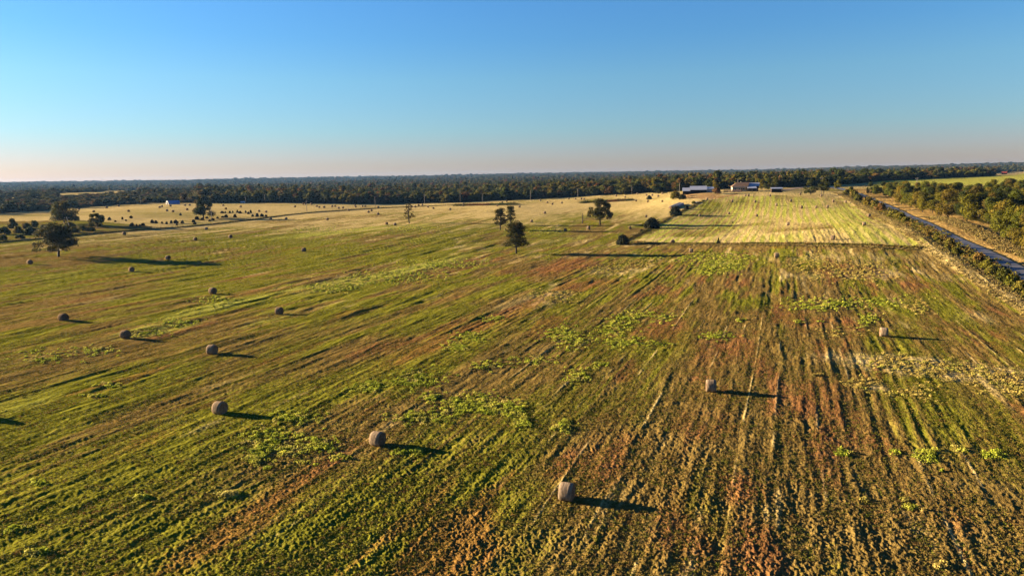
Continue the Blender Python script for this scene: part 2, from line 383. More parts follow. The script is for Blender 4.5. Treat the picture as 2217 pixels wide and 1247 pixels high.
wx = gx + (fbm(gx / 6, gy / 6, 2, 31) - .5) * 8; wy = gy + (fbm(gx / 6, gy / 6, 2, 37) - .5) * 8
vis = (np.abs(AZ) < R(44))
up_f = inpoly(wx, wy, POLY_UP) & vis; r_f = inpoly(wx, wy, POLY_R) & vis; yard = inpoly(wx, wy, POLY_YARD) & vis
def masked(fn, m_, fill):
    r_ = np.full(gx.shape, float(fill)); r_[m_] = fn(gx[m_], gy[m_]); return r_
rz_ = (gx > 20) & (DD > 60) & (DD < 700) & vis & (AZ > R(10))
d_road = masked(lambda a, b: dline(a, b, ROAD[::3]), rz_, 1e3); d_berm = masked(lambda a, b: dline(a, b, BERM[::3]), rz_, 1e3)
def side(x, y, P):
    """>0 on the right of the line (for the line's nearest piece)"""
    k = np.zeros(x.shape); best = np.full(x.shape, 1e9)
    for i in range(0, len(P) - 4, 4):
        a, b = P[i, :2], P[i + 4, :2]; ab = b - a; t = np.clip(((x - a[0]) * ab[0] + (y - a[1]) * ab[1]) / (ab ** 2).sum(), 0, 1)
        q = np.hypot(x - a[0] - t * ab[0], y - a[1] - t * ab[1]); s = (x - a[0]) * ab[1] - (y - a[1]) * ab[0]
        k = np.where(q < best, s, k); best = np.minimum(best, q)
    return k
sb = masked(lambda a, b: side(a, b, BERM), rz_, -1)                        # BERM runs from near right to far
beyond_berm = (sb > 0) & (gx > 20) & (DD > 60) & (DD < 520) & vis
EDa = np.array([(pxaz(p), d) for p, _, d in EDGE]); EDa = EDa[np.argsort(EDa[:, 0])]
def edge_d(az): return np.interp(az, EDa[:, 0], EDa[:, 1])
CLEAR = [poly(p) for p in (
    [(100, 431), (110, 425), (200, 417), (300, 412.5), (302, 418), (240, 424), (170, 428)],
    [(0, 436), (0, 428), (100, 427), (100, 431)],
    [(385, 414), (440, 410), (440, 415)], [(480, 398.5), (490, 396.5), (640, 395.5), (630, 397.5)],
    [(2140, 386), (2160, 373), (2217, 372), (2260, 372), (2260, 388)])]
edge = edge_d(AZ) + (vn(AZ * 60, AZ * 0, 4) - .5) * 16
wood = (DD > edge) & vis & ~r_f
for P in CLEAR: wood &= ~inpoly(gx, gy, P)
wood &= ~((fbm(gx / 160, gy / 160, 2, 201) < .36) & (DD > 900) & (DD < 3000))
# --- colour masks (real colours of the grass, soil and straw)
gr = fbm(u / 26, v / 7, 3, 51) * .55 + fbm(gx / 55, gy / 55, 3, 53) * .45
green = .49 + (gr - .5) * 2.6
green += .02 * sstep(30, -20, gx) * (1 - sstep(200, 330, DD)) + .17 * sstep(15, -40, gx) * (1 - sstep(130, 200, DD)) - .22 * sstep(5, 30, gx) * (1 - sstep(120, 200, DD)) * (1 - .4 * sstep(0, 1, vn(gx / 14, gy / 14, 8)))
straw = sstep(200, 430, DD) * .72 * (.35 + 1.0 * fbm(u / 50, v / 22, 3, 61)) + sstep(.66, .8, fbm(u / 12, v / 2.2, 3, 63)) * .35
soil = sstep(.60, .76, fbm(u / 20, v / 3.4, 4, 71)) * .55 * (1 - sstep(200, 320, DD))
def blob(px, py, su, sv, amp, arr, rot=None):
    p = at(px, py); uu, vv = uv_sw(p[0], p[1])
    q = np.exp(-(((u - uu) / su) ** 2 + ((v - vv) / sv) ** 2)) * amp
    arr += np.clip(q, 0, 1.2) * (.1 + 1.5 * fbm(u / 6, v / 1.1, 4, int(px) % 97))
for a in [(1235, 572, 16, 7, 1.3), (1180, 590, 12, 6, .6), (1290, 610, 10, 9, .6), (1150, 660, 16, 4, .7), (1040, 705, 14, 3, .7), (880, 775, 9, 3, .6), (960, 735, 10, 3, .5),
          (1420, 715, 9, 4, .8), (1560, 745, 10, 6, .6), (1700, 690, 6, 7, .8), (1760, 850, 6, 4, .6), (1740, 890, 4, 4, .5), (1540, 920, 5, 4, .6),
          (1850, 590, 10, 12, .7), (1230, 1000, 4, 2.5, .7), (1000, 1190, 5, 3, .6), (930, 1230, 5, 3, .5), (560, 1110, 6, 2, .8), (430, 1200, 6, 2.5, .55), (700, 1010, 7, 1.6, .7),
          (560, 790, 12, 3, .6), (90, 705, 22, 5, .35), (330, 950, 8, 2, .5), (1600, 1060, 3, 2, .8), (1490, 1150, 4, 2.5, .7), (1250, 1200, 3, 2, .4), (1900, 960, 3, 3, .5), (2140, 1150, 3, 3, .4),
          (1330, 960, 5, 2.5, .5), (620, 540, 26, 7, .3), (940, 590, 30, 6, .35), (1330, 1020, 5, 2, .5)]:
    blob(*a, soil)
for a in [(2030, 800, 5, 12, .9), (1950, 785, 4, 8, .8), (1880, 835, 2.5, 3, .8), (1900, 595, 9, 14, .6), (1100, 660, 9, 7, .3), (1190, 640, 12, 7, .55), (1340, 590, 10, 10, .6), (2120, 690, 10, 5, .4), (1800, 560, 10, 20, .3), (1710, 600, 8, 8, .3)]:
    blob(*a, straw)
bright = np.zeros_like(gx)
for a in [(820, 600, 40, 4.5, .6), (700, 615, 30, 4, .55), (950, 570, 34, 5, .5), (480, 660, 16, 4, .55), (330, 715, 9, 6, .7), (590, 690, 14, 4, .5), (20, 880, 8, 5, .5), (90, 600, 16, 8, .4),
          (760, 500, 40, 9, .6), (900, 490, 30, 12, .6), (650, 510, 30, 8, .5), (1180, 500, 30, 8, .4), (1550, 570, 9, 7, .5), (2100, 980, 4, 3, .3), (1700, 940, 3, 3, .25), (1250, 515, 24, 9, .5)]:
    blob(*a, bright)
bright = np.where(up_f, np.maximum(bright * 0, .22 + .40 * sstep(.4, .75, fbm(u / 40, v / 12, 2, 91)) + .14 * np.sin(v * 2.1 + 2 * vn(u / 30, v / 9, 5))), bright)
soil += .22 * sstep(0, 30, gx) * (1 - sstep(130, 215, DD)) * sstep(.4, .62, fbm(u / 18, v / 4, 3, 77)) + .10 * (1 - sstep(90, 170, DD)) * sstep(.45, .65, fbm(u / 14, v / 3, 3, 78))
straw = np.where(up_f, .12 + .72 * fbm(u / 30, v / 14, 3, 93), straw)
soil = np.where(up_f, 0, soil)
straw = np.where(r_f, .45, straw); bright = np.where(r_f, .5 + .3 * fbm(gx / 90, gy / 90, 2, 95), bright); soil = np.where(r_f, 0, soil)
s_road = masked(lambda a, b: side(a, b, ROAD), rz_, 0)
verge = ((1 - sstep(15, 26, d_road + 6 * vn(gx / 8, gy / 8, 6))) * beyond_berm * (s_road > 0) * (.75 + .5 * fbm(gx / 12, gy / 12, 3, 83))
         + .55 * beyond_berm * (s_road <= 0) * sstep(.4, .7, fbm(gx / 7, gy / 7, 3, 85)))
berm = np.exp(-((d_berm / 2.0) ** 2)) * (DD < 470)
straw = np.maximum(straw, berm * 1.0); soil = soil * (1 - berm)
soil = np.where(yard, .8 * fbm(gx / 4, gy / 4, 2, 88) + .35, soil)
lz_ = (DD > 120) & (DD < 900) & vis & (gx < 0)
far_leftf = masked(lambda a, b: side(a, b, LEFT[::2]), lz_, 1) < 0
straw = np.where(far_leftf & ~wood, .35 + .6 * fbm(gx / 50, gy / 25, 3, 94), straw); soil = np.where(far_leftf, soil * .3, soil)
lf_shr = inpoly(gx, gy, poly([(-80, 530), (-80, 480), (170, 478), (330, 490), (330, 497), (160, 508), (0, 523)]))
straw = np.where(lf_shr, .15, straw)
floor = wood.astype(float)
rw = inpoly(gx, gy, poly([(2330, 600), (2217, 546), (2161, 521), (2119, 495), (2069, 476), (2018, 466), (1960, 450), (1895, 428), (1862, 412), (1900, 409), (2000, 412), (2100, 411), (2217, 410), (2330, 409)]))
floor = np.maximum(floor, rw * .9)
# --- relief: clods and tufts of the cut grass, swaths, wheel tracks
open_f = (1 - floor) * (d_road > 5) * (1 - sstep(250, 700, DD) * .8)
rstep = DD ** 2 / CAMZ * R(.05)
def band(c): return sstep(.35, 1.3, c / rstep)
cl = (vn(gx / .11, gy / .11, 101) - .5) * .12 * band(.11) + (vn(gx / .19, gy / .19, 104) - .5) * .12 * band(.2) + (vn(gx / .42, gy / .42, 102) - .5) * .05 * band(.5) + (fbm(gx / 1.1, gy / 1.1, 2, 103) - .5) * .04 * band(.8)
cl += ((vn(gx / .8, gy / .8, 106) - .5) * .07 * band(.8) + (vn(gx / 1.7, gy / 1.5, 107) - .5) * .09 * band(1.6) + (vn(gx / 3.2, gy / 3.6, 108) - .5) * .10 * band(3.2)) * sstep(70, 150, DD)
cl *= .80 * (.45 + 1.1 * fbm(gx / 7, gy / 7, 3, 105))
vw = v + (fbm(u / 60, v / 60, 2, 111) - .5) * 1.6
sw = .5 + .5 * np.sin(vw * 2 * np.pi / 2.6); sw2 = .5 + .5 * np.sin(vw * 2 * np.pi / 6.1 + 1.3)
sm = .3 + 1.1 * sstep(.35, .7, fbm(u / 60, v / 12, 2, 113))
st_ = np.sin(vw * 2 * np.pi / 1.22) * sstep(.38, .62, fbm(u / 26, v / 5, 2, 117)) * (.55 + .45 * sstep(-10, 25, gx))
st2_ = (vn(vw / .42, u / 40, 118) - .5) * sstep(.3, .6, fbm(u / 30, v / 8, 2, 119)) * band(.5); green = green - (.17 * st_ + .5 * st2_) * (DD < 420); straw = straw + np.where(DD < 420, .35 * st2_ * (straw > .1), 0); bright = np.where(up_f, bright - .25 * np.sin(vw * 2 * np.pi / 2.9), bright)
rg_ = (.02 * st_ + .035 * st2_ + sw ** 3 * .022 + sw2 ** 8 * .035 - sstep(.05, .0, sw2) * .03) * sm * (.5 + fbm(u / 2.5, v / .8, 2, 115))
streak = (fbm(u / 5.5, v / .6, 2, 121) - .5) * .12 * (.4 + 1.2 * fbm(u / 22, v / 9, 2, 123)) * band(1.6)
ln_ = vw / 3.4 + 1.1 * vn(vw / 7.7, vw * 0, 131); lf = np.abs(ln_ - np.round(ln_)) * 3.4
line_ = np.exp(-(lf / .16) ** 2) * sstep(.42, .7, fbm(u / 9, np.round(ln_) * 7.3, 3, 133)) * (1 - sstep(110, 200, DD)) * (.15 + .85 * sstep(-12, 8, gx))
straw = np.where(DD < 200, np.maximum(straw, line_ * .75), straw)
gz = gz + .05 * line_ + .45 * berm
streak = streak + (fbm(u / 13, v / 1.9, 3, 125) - .5) * .30 * band(3.0) * (.3 + 1.3 * fbm(u / 70, v / 25, 2, 127)) * sstep(50, 110, DD) * (1 + .8 * sstep(110, 190, DD)) * (.45 + .55 * sstep(15, -15, gx))
var_ = (fbm(u / 10, v / 1.5, 3, 151) - .5) * sstep(70, 150, DD) * (DD < 420)
green = green + 1.5 * var_; straw = straw + np.where(DD < 420, (.9 - .5 * sstep(-15, 15, gx)) * (fbm(u / 14, v / 2.4, 3, 153) - .47) * sstep(90, 170, DD), 0) + .24 * sstep(150, 215, DD) * (gx > -20) * (DD < 260)
gz = gz + (cl + rg_ + streak) * open_f * np.where(DD > 30, 1, 0)
gz = gz + floor * (DD < 1500) * (fbm(gx / 3, gy / 3, 2, 141) - .5) * .5
gz = gz - .10 * (d_road < 4.2)
GV = np.stack([gx, gy, gz], -1).reshape(-1, 3)
ii = np.arange(nr - 1)[:, None] * nc + np.arange(nc)[None]; jj = np.arange(nr - 1)[:, None] * nc + (np.arange(nc)[None] + 1) % nc
GF = np.stack([ii, jj, jj + nc, ii + nc], -1).reshape(-1, 4)[:, ::-1]
me = mesh_np('ground', GV, GF, M['ground'], True)
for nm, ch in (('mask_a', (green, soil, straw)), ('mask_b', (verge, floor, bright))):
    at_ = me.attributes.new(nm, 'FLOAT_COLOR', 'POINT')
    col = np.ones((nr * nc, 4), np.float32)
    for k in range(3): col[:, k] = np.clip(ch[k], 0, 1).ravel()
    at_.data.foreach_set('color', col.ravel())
tag(link('ground', me), kind='structure')
del GV, GF

# ------------------------------------------------------------------ road
def ribbon(P, half, lift, name, m, crown=.06):
    T = np.gradient(P, axis=0); T = unit(T); Nn = np.stack([T[:, 1], -T[:, 0]], 1); V = []
    offs = [-1, -.5, 0, .5, 1]
    for o in offs:
        q = P + Nn * half * o; V.append(np.c_[q, Hb(q[:, 0], q[:, 1]) + lift + crown * (1 - abs(o))])
    V = np.stack(V, 1); k = len(offs); n_ = len(P)
    Fq = [(i * k + j, i * k + j + 1, (i + 1) * k + j + 1, (i + 1) * k + j) for i in range(n_ - 1) for j in range(k - 1)]
    return link(name, mesh_np(name, V.reshape(-1, 3), np.array(Fq)[:, ::-1], m, True))
M['asphalt'] = noise_mat('asphalt', (.044, .044, .049), (.078, .078, .083), .5, .55, 0, .5, coord='Object')
M['dirt'] = noise_mat('dirt_track', (.143, .094, .061), (.220, .154, .110), .4, .95)
tag(ribbon(ROAD, 2.4, .07, 'road', M['asphalt']), kind='structure')
trk = smooth_line(place([1797, 1770, 1740, 1700, 1660], [404.5, 404, 406, 412, 414.5]))
tag(ribbon(trk, 2.2, .12, 'farm_track', M['dirt']), kind='structure')

# ------------------------------------------------------------------ hay bales
def bale_meshes():
    def prof(D=.71, W=.55):
        return [(-W, 0), (-W, D * .35), (-W, D * .7), (-W + .02, D * .9), (-W + .09, D * .985), (-W * .4, D), (0, D * 1.005), (W * .4, D), (W - .09, D * .985), (W - .02, D * .9), (W, D * .7), (W, D * .35), (W, 0)]
    n_ = 40; out = []
    rg = np.random.default_rng(5)
    def build(idx, name, m):
        V = []; Fs = []; p = prof(); ks = idx
        for k, i in enumerate(ks):
            x, r = p[i]
            for a in range(n_):
                q = 2 * math.pi * a / n_
                rr = r * (1 + .012 * math.sin(3 * q + i) + .008 * math.sin(11 * q + 2 * i) + rg.normal() * .004)
                z = max(rr * math.cos(q), -.65); V.append((x + (rg.normal() * .006), rr * math.sin(q) * (1.02 if z < 0 else 1), z + .65))
        for k in range(len(ks) - 1):
            for a in range(n_): Fs.append((k * n_ + a, k * n_ + (a + 1) % n_, (k + 1) * n_ + (a + 1) % n_, (k + 1) * n_ + a))
        return V, Fs
    sV, sF = build(range(3, 10), 'side', None); eV, eF = build(range(0, 4), 'end', None); fV, fF = build(range(9, 13), 'end', None)
    b = MB().add(sV, sF); side_ = b.mesh('wrapped_side', M['straw_side'], True)
    e1 = MB().add(eV, eF).mesh('end_face', M['straw_end'], True); e2 = MB().add(fV, fF).mesh('end_face', M['straw_end'], True)
    far = MB().add(sV, sF, 0).add(eV, eF, 1).add(fV, fF, 1).mesh('hay_bale', [M['straw_side'], M['straw_end']], True)
    farp = MB().add(sV, sF, 0).add(eV, eF, 1).add(fV, fF, 1).mesh('wrapped_bale', [M['shaded_sides'], M['straw_end']], True)
    return side_, e1, e2, far, farp
B_side, B_e1, B_e2, B_far, B_shaded = bale_meshes()
def put_bale(px, py, label, group, near, ax=None, s=1.0, mesh=None):
    p = at(px, py); rz = -R(22 + random.uniform(-9, 9)) if ax is None else ax
    p = p + np.array([0, 0, -.03]); s *= random.uniform(.95, 1.05)
    if near:
        o = empty('hay_bale', p, rz, s)
        link('wrapped_side', B_side, o); link('end_face', B_e1, o); link('end_face', B_e2, o)
    else:
        o = link('hay_bale', mesh or B_far); o.location = p; o.rotation_euler = (0, 0, rz); o.scale = (s,) * 3
    return tag(o, label, 'hay bale', group)
NEAR = [
 (1227, 1080, 'largest grey round hay bale, nearest one at the bottom centre of the field'),
 (818, 963, 'grey round hay bale with brown end, left of and behind the nearest bale'),
 (477, 895, 'grey round hay bale whose long shadow points at a patch of bright weeds'),
 (1539, 847, 'round hay bale on brown stubble, its black shadow ending at red soil'),
 (460, 766, 'round hay bale just above a dark furrow in the left half of the near field'),
 (272, 732, 'round hay bale touching a light green weed patch, near the left edge'),
 (138, 695, 'round hay bale on reddish stubble close to the left edge'),
 (605, 680, 'round hay bale whose shadow falls on a bright green streak left of centre'),
 (461, 636, 'small round hay bale above the bright green streak, left of centre'),
 (1913, 728, 'lone round hay bale on the right of the near field with a thin long shadow'),
 (285, 588, 'small round hay bale at the edge of the big oak shadow on the left'),
 (65, 572, 'small round hay bale below and left of the dark oak at the left edge'),
 (364, 562, 'small round hay bale just above the big oak shadow on the left'),
 (658, 545, 'lone small round hay bale in the middle distance, left of the three pines'),
 (-62, 905, 'round hay bale just outside the left edge, its shadow reaching into the photo')]
for a, b, l in NEAR: put_bale(a, b, l, 'round hay bales in the near field', True)
MIDB = [(499, 515.5), (423, 521), (446.7, 498), (269, 509), (1681, 558), (1496, 547)]
MIDL = ['middle distance round hay bale with thin straight shadow, rightmost of three', 'round hay bale in the middle distance, lowest of three below the round tree',
        'round hay bale close under the left fence line, below the round tree in the pasture', 'lone round hay bale under the left fence between the oak and the round tree',
        'pale round hay bale on the right just below the crossing fence', 'dark grey round hay bale in the long pine shadow below the crossing fence']
for (a, b), l in zip(MIDB, MIDL): put_bale(a, b, l, 'round hay bales in the near field', True)
put_bale(1456.6, 527.5, 'brown round hay bale seen end-on, just above the crossing fence', 'round hay bales in the upper right field', True, ax=R(80))
UPR = [(1531, 433.5), (1585, 438), (1634.7, 439), (1680.8, 446.5), (1577.8, 464.5), (1515, 469.5), (1638, 469.5), (1667, 425.5), (1735.6, 451.5), (1766.7, 451), (1791.5, 450), (1804, 438), (1831, 439.5), (1712, 437), (1778, 426), (1732.5, 422.5), (1706, 488.5), (1802.6, 519.5), (1870.6, 488.5), (1881.6, 469.5)]
UPR.sort()
for i, (a, b) in enumerate(UPR): put_bale(a, b, 'round hay bale in the upper right field, %s from the left' % ordinal(i), 'round hay bales in the upper right field', a > 1700 and b > 465)
for i, (a, b) in enumerate([(1614, 425.5), (1620.5, 425.5)]): put_bale(a, b, 'pale round hay bale in front of the farmhouse, %s of a pair' % ('left' if i == 0 else 'right'), 'pair of hay bales in front of the farmhouse', False)
CEN = [(837, 486.5), (855, 488.5), (1179, 463), (1150.6, 481.5), (1224, 501), (1274, 496.5), (1364, 496.5), (1399, 471), (586, 477), (619.5, 475.5), (708.7, 477)]
CENL = ['dark round hay bale left of the thin bare-looking tree', 'pale round hay bale beside the thin bare-looking tree', 'greenish round hay bale in the middle field behind the pines', 'brown round hay bale just right of the pair of pines',
        'pale round hay bale on dark green grass between pines and spreading oak', 'round hay bale in front of the spreading oak and dead trunk', 'pale round hay bale between the spreading oak and the round cedar', 'small round hay bale just above the round cedar',
        'round hay bale below the left fence, left one of a pair', 'round hay bale below the left fence, right one of a pair', 'lone brown round hay bale below the left fence line, right of the pair']
for (a, b), l in zip(CEN, CENL): put_bale(a, b, l, 'round hay bales in the middle field', a > 1100)
FARC = [(798, 461), (804, 458), (818.5, 465.5), (891, 449.5), (898, 449.5), (906, 446), (914.6, 445.5), (926, 449.5), (938.6, 452.5), (974.5, 455), (1004, 443), (1002.7, 447), (1076.8, 446.5), (1087, 440), (1097, 437.5), (1112.5, 441), (1125, 450),
        (1169.8, 435.5), (1185, 440), (1195.8, 443.5), (1216.4, 441), (1231.6, 431.5), (1245.6, 432.5), (1259, 432), (1264.6, 433), (1334, 425.5), (1353.4, 428.5), (1380, 421.5), (1399.6, 424), (1412, 424.5), (1377, 436.5), (1402.5, 438), (1425, 426.5), (1433.7, 438), (1433.7, 420.5)]
FARC.sort()
for i, (a, b) in enumerate(FARC): put_bale(a, b, 'tiny round hay bale on the slope before the woods, %s from the left' % ordinal(i), 'far hay bales before the woods', False)
FARL = [(171, 454.5), (203, 460), (231, 451), (257, 447.5), (278, 459), (345.7, 450.5), (350.7, 448.5), (369, 447.5), (361.6, 457.5), (374.6, 459.5), (400.5, 446), (410.6, 445.5), (405, 455.5), (483, 446.5), (489, 453.5), (521, 449.5), (561, 459), (576, 460.5),
        (638.7, 449), (657, 443), (661, 443.7), (674.5, 443.5), (685.6, 448.5), (691, 450.5), (702, 450.5), (719, 448.5), (725, 448), (733, 452.5), (742.6, 451.5), (768.6, 446.5), (770, 449.5), (784.5, 448.5), (791, 448.5), (818.7, 450), (754.5, 457)]
FARL.sort()
for i, (a, b) in enumerate(FARL): put_bale(a, b, 'tiny round hay bale beyond the left fence, %s from the left' % ordinal(i), 'hay bales in the pasture beyond the left fence', False)
# two rows of bales along the middle fence, side shade put into their colour
k = 0
for row in (0, 1):
    A_, B_ = at(1451 + row * 9, 452.5 + row * .5), at(1477 + row * 7, 441.5)
    dv = (B_ - A_)[:2]; Ln = np.hypot(*dv); dv = dv / Ln; nb = min(12, int(Ln / 1.22)); sp = 1.22
    for i in range(nb):
        o = link('wrapped_bale', B_shaded); q = A_[:2] + dv * sp * (i + .5)
        o.location = (q[0], q[1], float(Hb(*q)) - .03); o.rotation_euler = (0, 0, math.atan2(dv[1], dv[0])); o.scale = (1, 1.15, 1.15)
        tag(o, 'blue-grey wrapped bale, %s from the near end of the %s row' % (ordinal(i), ('left', 'right')[row]), 'wrapped bale', 'blue-grey wrapped bales in two rows')

# ------------------------------------------------------------------ trees
def crown_mesh(name, lobes, nleaf, size, m, rg, fill=.25, asp=.65):
    """leaves spread over and through lobes [(x,y,z,rx,rz)]"""
    lob = np.array(lobes, float); wgt = (lob[:, 3] ** 2) * 1.0; wgt /= wgt.sum()
    idx = rg.choice(len(lob), nleaf, p=wgt); dr = unit(rg.normal(size=(nleaf, 3)))
    rr = np.where(rg.random(nleaf) < fill, rg.random(nleaf) ** .5 * .85, .84 + rg.random(nleaf) * .24)
    bump = 1 + .22 * np.sin(dr[:, 0] * 5 + idx * 2.1) * np.sin(dr[:, 1] * 5 + idx) + .12 * np.sin(dr[:, 2] * 9 + idx * 3)
    P = lob[idx]; c = np.stack([P[:, 0] + dr[:, 0] * P[:, 3] * rr * bump, P[:, 1] + dr[:, 1] * P[:, 3] * rr * bump, P[:, 2] + dr[:, 2] * P[:, 4] * rr * bump], 1)
    nn = unit(dr * 1.0 + rg.normal(size=(nleaf, 3)) * .55)
    V, Fq = quads(c, nn, size * (.6 + .8 * rg.random(nleaf)), rg, asp)
    return mesh_np(name, V, Fq, m)
def trunk_mesh(name, h, r, tips, m, rg, lean=(0, 0)):
    b = MB(); top = Vector((lean[0], lean[1], h))
    P = [Vector((0, 0, -.4)), Vector((0, 0, .15)), Vector((lean[0] * .3 + .03 * h * rg.normal(), lean[1] * .3, h * .4)), top]
    b.tube(P, [r * 1.5, r * 1.15, r * .85, r * .35], 7)
    for t in tips:
        t = Vector(t); f = min(.95, max(.2, t.z / h * rg.uniform(.45, .7))); s = P[2].lerp(top, max(0, (f - .4) / .6)) if f > .4 else Vector((0, 0, .15)).lerp(P[2], f / .4)
        mid = s.lerp(t, .5) + Vector((rg.normal() * .12, rg.normal() * .12, rg.normal() * .12 - .03 * (t - s).length)) * (t - s).length * .5
        rb = r * .42 * (1 - .5 * f); b.tube([s, mid, t], [rb, rb * .6, rb * .15], 5)
    return b.mesh(name, m, True)
def make_tree(name, p, lobes, nleaf, size, lm, th, tr, label, group=None, tips=None, bark='bark', seed=1, scale=1, cat='tree', fill=.25, asp=.65):
    rg = np.random.default_rng(seed); o = empty(name, p, 0, scale)
    tp = tips if tips is not None else [(l[0], l[1], l[2]) for l in lobes]
    link('trunk', trunk_mesh('trunk', th, tr, tp, M[bark], rg), o)
    if nleaf: link('crown', crown_mesh('crown', lobes, nleaf, size, M[lm], rg, fill, asp), o)
    return tag(o, label, cat, group)
def lobes_round(rg, R_, Hc, zb, nl, lr=.38, flat=.8, low=.0):
    """irregular lobes filling a dome of radius R_ from zb up to Hc"""
    out = []
    for i in range(nl):
        a = rg.uniform(0, 2 * math.pi); q = rg.random() ** .55; el = rg.uniform(low, 1)
        rad = R_ * q * math.sqrt(max(.12, 1 - (el * .95) ** 2.2)) * .8
        lr_ = R_ * lr * rg.uniform(.7, 1.2)
        out.append((rad * math.cos(a), rad * math.sin(a), zb + (Hc - zb - lr_ * flat) * el + lr_ * .3, lr_, lr_ * flat))
    return out

# prototypes for the woods: near the right road (fine leaves) and the far woods (coarser)
def kinds(rg, fine):
    ks = []
    for i in range(6):
        R_ = rg.uniform(4.2, 5.6); Hh = rg.uniform(9.5, 13.5)
        lb = lobes_round(rg, R_, Hh, 1.8 if fine else 1.4, 15, .36, .85)
        ks.append((lb, Hh, R_))
    return ks
rgk = np.random.default_rng(21)
KF = kinds(rgk, True); KC = kinds(rgk, False)
fine_meshes = []; coarse_meshes = []
for i, (lb, Hh, R_) in enumerate(KF):
    lm = ['gold', 'gold', 'woods', 'gold', 'woods', 'gold'][i]
    fine_meshes.append((trunk_mesh('trunk', Hh * .75, .22, [l[:3] for l in lb[:8]], M['bark'], rgk), crown_mesh('crown', lb, 5200, .5, M[lm], rgk, .3)))
for i, (lb, Hh, R_) in enumerate(KC):
    coarse_meshes.append((trunk_mesh('trunk', Hh * .75, .22, [l[:3] for l in lb[:5]], M['bark'], rgk), crown_mesh('crown', lb, 1500, 1.0, M['woods'], rgk, .3)))
def std_tree(ms, p, label, group, name='broadleaf_tree', s=1.0, sz=1.0):
    o = empty(name, p, random.uniform(0, 6.28), 1); o.scale = (s, s, s * sz)
    link('trunk', ms[0], o); c = link('crown', ms[1], o)
    return tag(o, label, 'tree', group), c

# -- near woods right of the road
WP = poly([(2400, 600), (2217, 546), (2161, 521), (2119, 495), (2069, 476), (2018, 466), (1960, 449), (1895, 427), (1872, 419), (1900, 418), (2000, 421), (2100, 420), (2217, 418), (2400, 417)])
cand = []
x0, y0 = WP.min(0); x1, y1 = WP.max(0)
for X_ in np.arange(x0, x1, 7.6):
    for Y_ in np.arange(y0, y1, 7.6):
        cand.append((X_ + random.uniform(-3, 3), Y_ + random.uniform(-3, 3)))
cand = np.array(cand); cand = cand[inpoly(cand[:, 0], cand[:, 1], WP)]
dR = dline(cand[:, 0], cand[:, 1], ROAD); cand = cand[(dR > 8)]
azc = np.arctan2(cand[:, 0], cand[:, 1]); dc = np.hypot(cand[:, 0], cand[:, 1]); keep = azc < R(41); cand = cand[keep]; dc = dc[keep]
o_ = np.argsort(dc); cand = cand[o_]; dc = dc[o_]; cz = Hb(cand[:, 0], cand[:, 1])
NI = min(150, len(cand)); kc = ['golden-green', 'golden-green', 'dark green', 'golden-green', 'dark green', 'golden-green']
protos = []
for i in range(NI):
    kk = random.randrange(6); s = random.uniform(.6, .86) if dc[i] < 330 else random.uniform(.55, .75)
    o, c = std_tree(fine_meshes[kk], (cand[i, 0], cand[i, 1], cz[i] - .1), '%s tree in the dense wood right of the paved road' % kc[kk], '%s trees of the wood right of the road' % kc[kk], s=s)
    if len(protos) <= kk: pass
fine_protos = {}
for ob in C.objects:
    if ob.name.startswith('crown'):
        for kk in range(6):
            if ob.data == fine_meshes[kk][1] and kk not in fine_protos: fine_protos[kk] = ob
# -- far woods: one front row of separate trees, then the mass
FA = []
d = 500.0
while d < 5600:
    s = max(7.4, .0052 * d); azs = np.arange(R(-41), R(41), s / d)
    azs = azs + (rng.random(len(azs)) - .5) * s / d; dd = d + (rng.random(len(azs)) - .5) * s * .9
    FA.append(np.stack([azs, dd, np.full(len(azs), s)], 1)); d += s * .92
FA = np.concatenate(FA); fx, fy = FA[:, 1] * np.sin(FA[:, 0]), FA[:, 1] * np.cos(FA[:, 0])
ok = FA[:, 1] > edge_d(FA[:, 0]) + (vn(FA[:, 0] * 60, FA[:, 0] * 0, 4) - .5) * 16 + 2
ok &= ~inpoly(fx, fy, POLY_R)
for P in CLEAR: ok &= ~inpoly(fx, fy, P)
dens = fbm(fx / 160, fy / 160, 2, 201)                    # clearings in the far woods
ok &= ~((dens < .36) & (FA[:, 1] > 900) & (FA[:, 1] < 3000)); ok &= rng.random(len(FA)) > .06
ok &= dline(fx, fy, ROAD) > 9
FA = FA[ok]; fx = fx[ok]; fy = fy[ok]; fz = Hb(fx, fy)
front = (FA[:, 1] < edge_d(FA[:, 0]) + (vn(FA[:, 0] * 60, FA[:, 0] * 0, 4) - .5) * 16 + 11)
reg = [(-9, R(-14), 'far woods behind the left pasture'), (R(-14), R(10), 'far woods behind the central bale slope'), (R(10), 9, 'far woods behind the farm buildings')]
coarse_protos = {}
for i in np.where(front)[0]:
    kk = random.randrange(6); rn = [r for r in reg if r[0] <= FA[i, 0] < r[1]][0][2]
    o, c = std_tree(coarse_meshes[kk], (fx[i], fy[i], fz[i] - .1), 'small dark tree in the front row of the %s' % rn, 'front row trees of the %s' % rn, s=random.uniform(.8, 1.25), sz=random.uniform(.52, .75) * (.75 if FA[i, 0] < R(-24.5) else 1))
    coarse_protos.setdefault(kk, c)
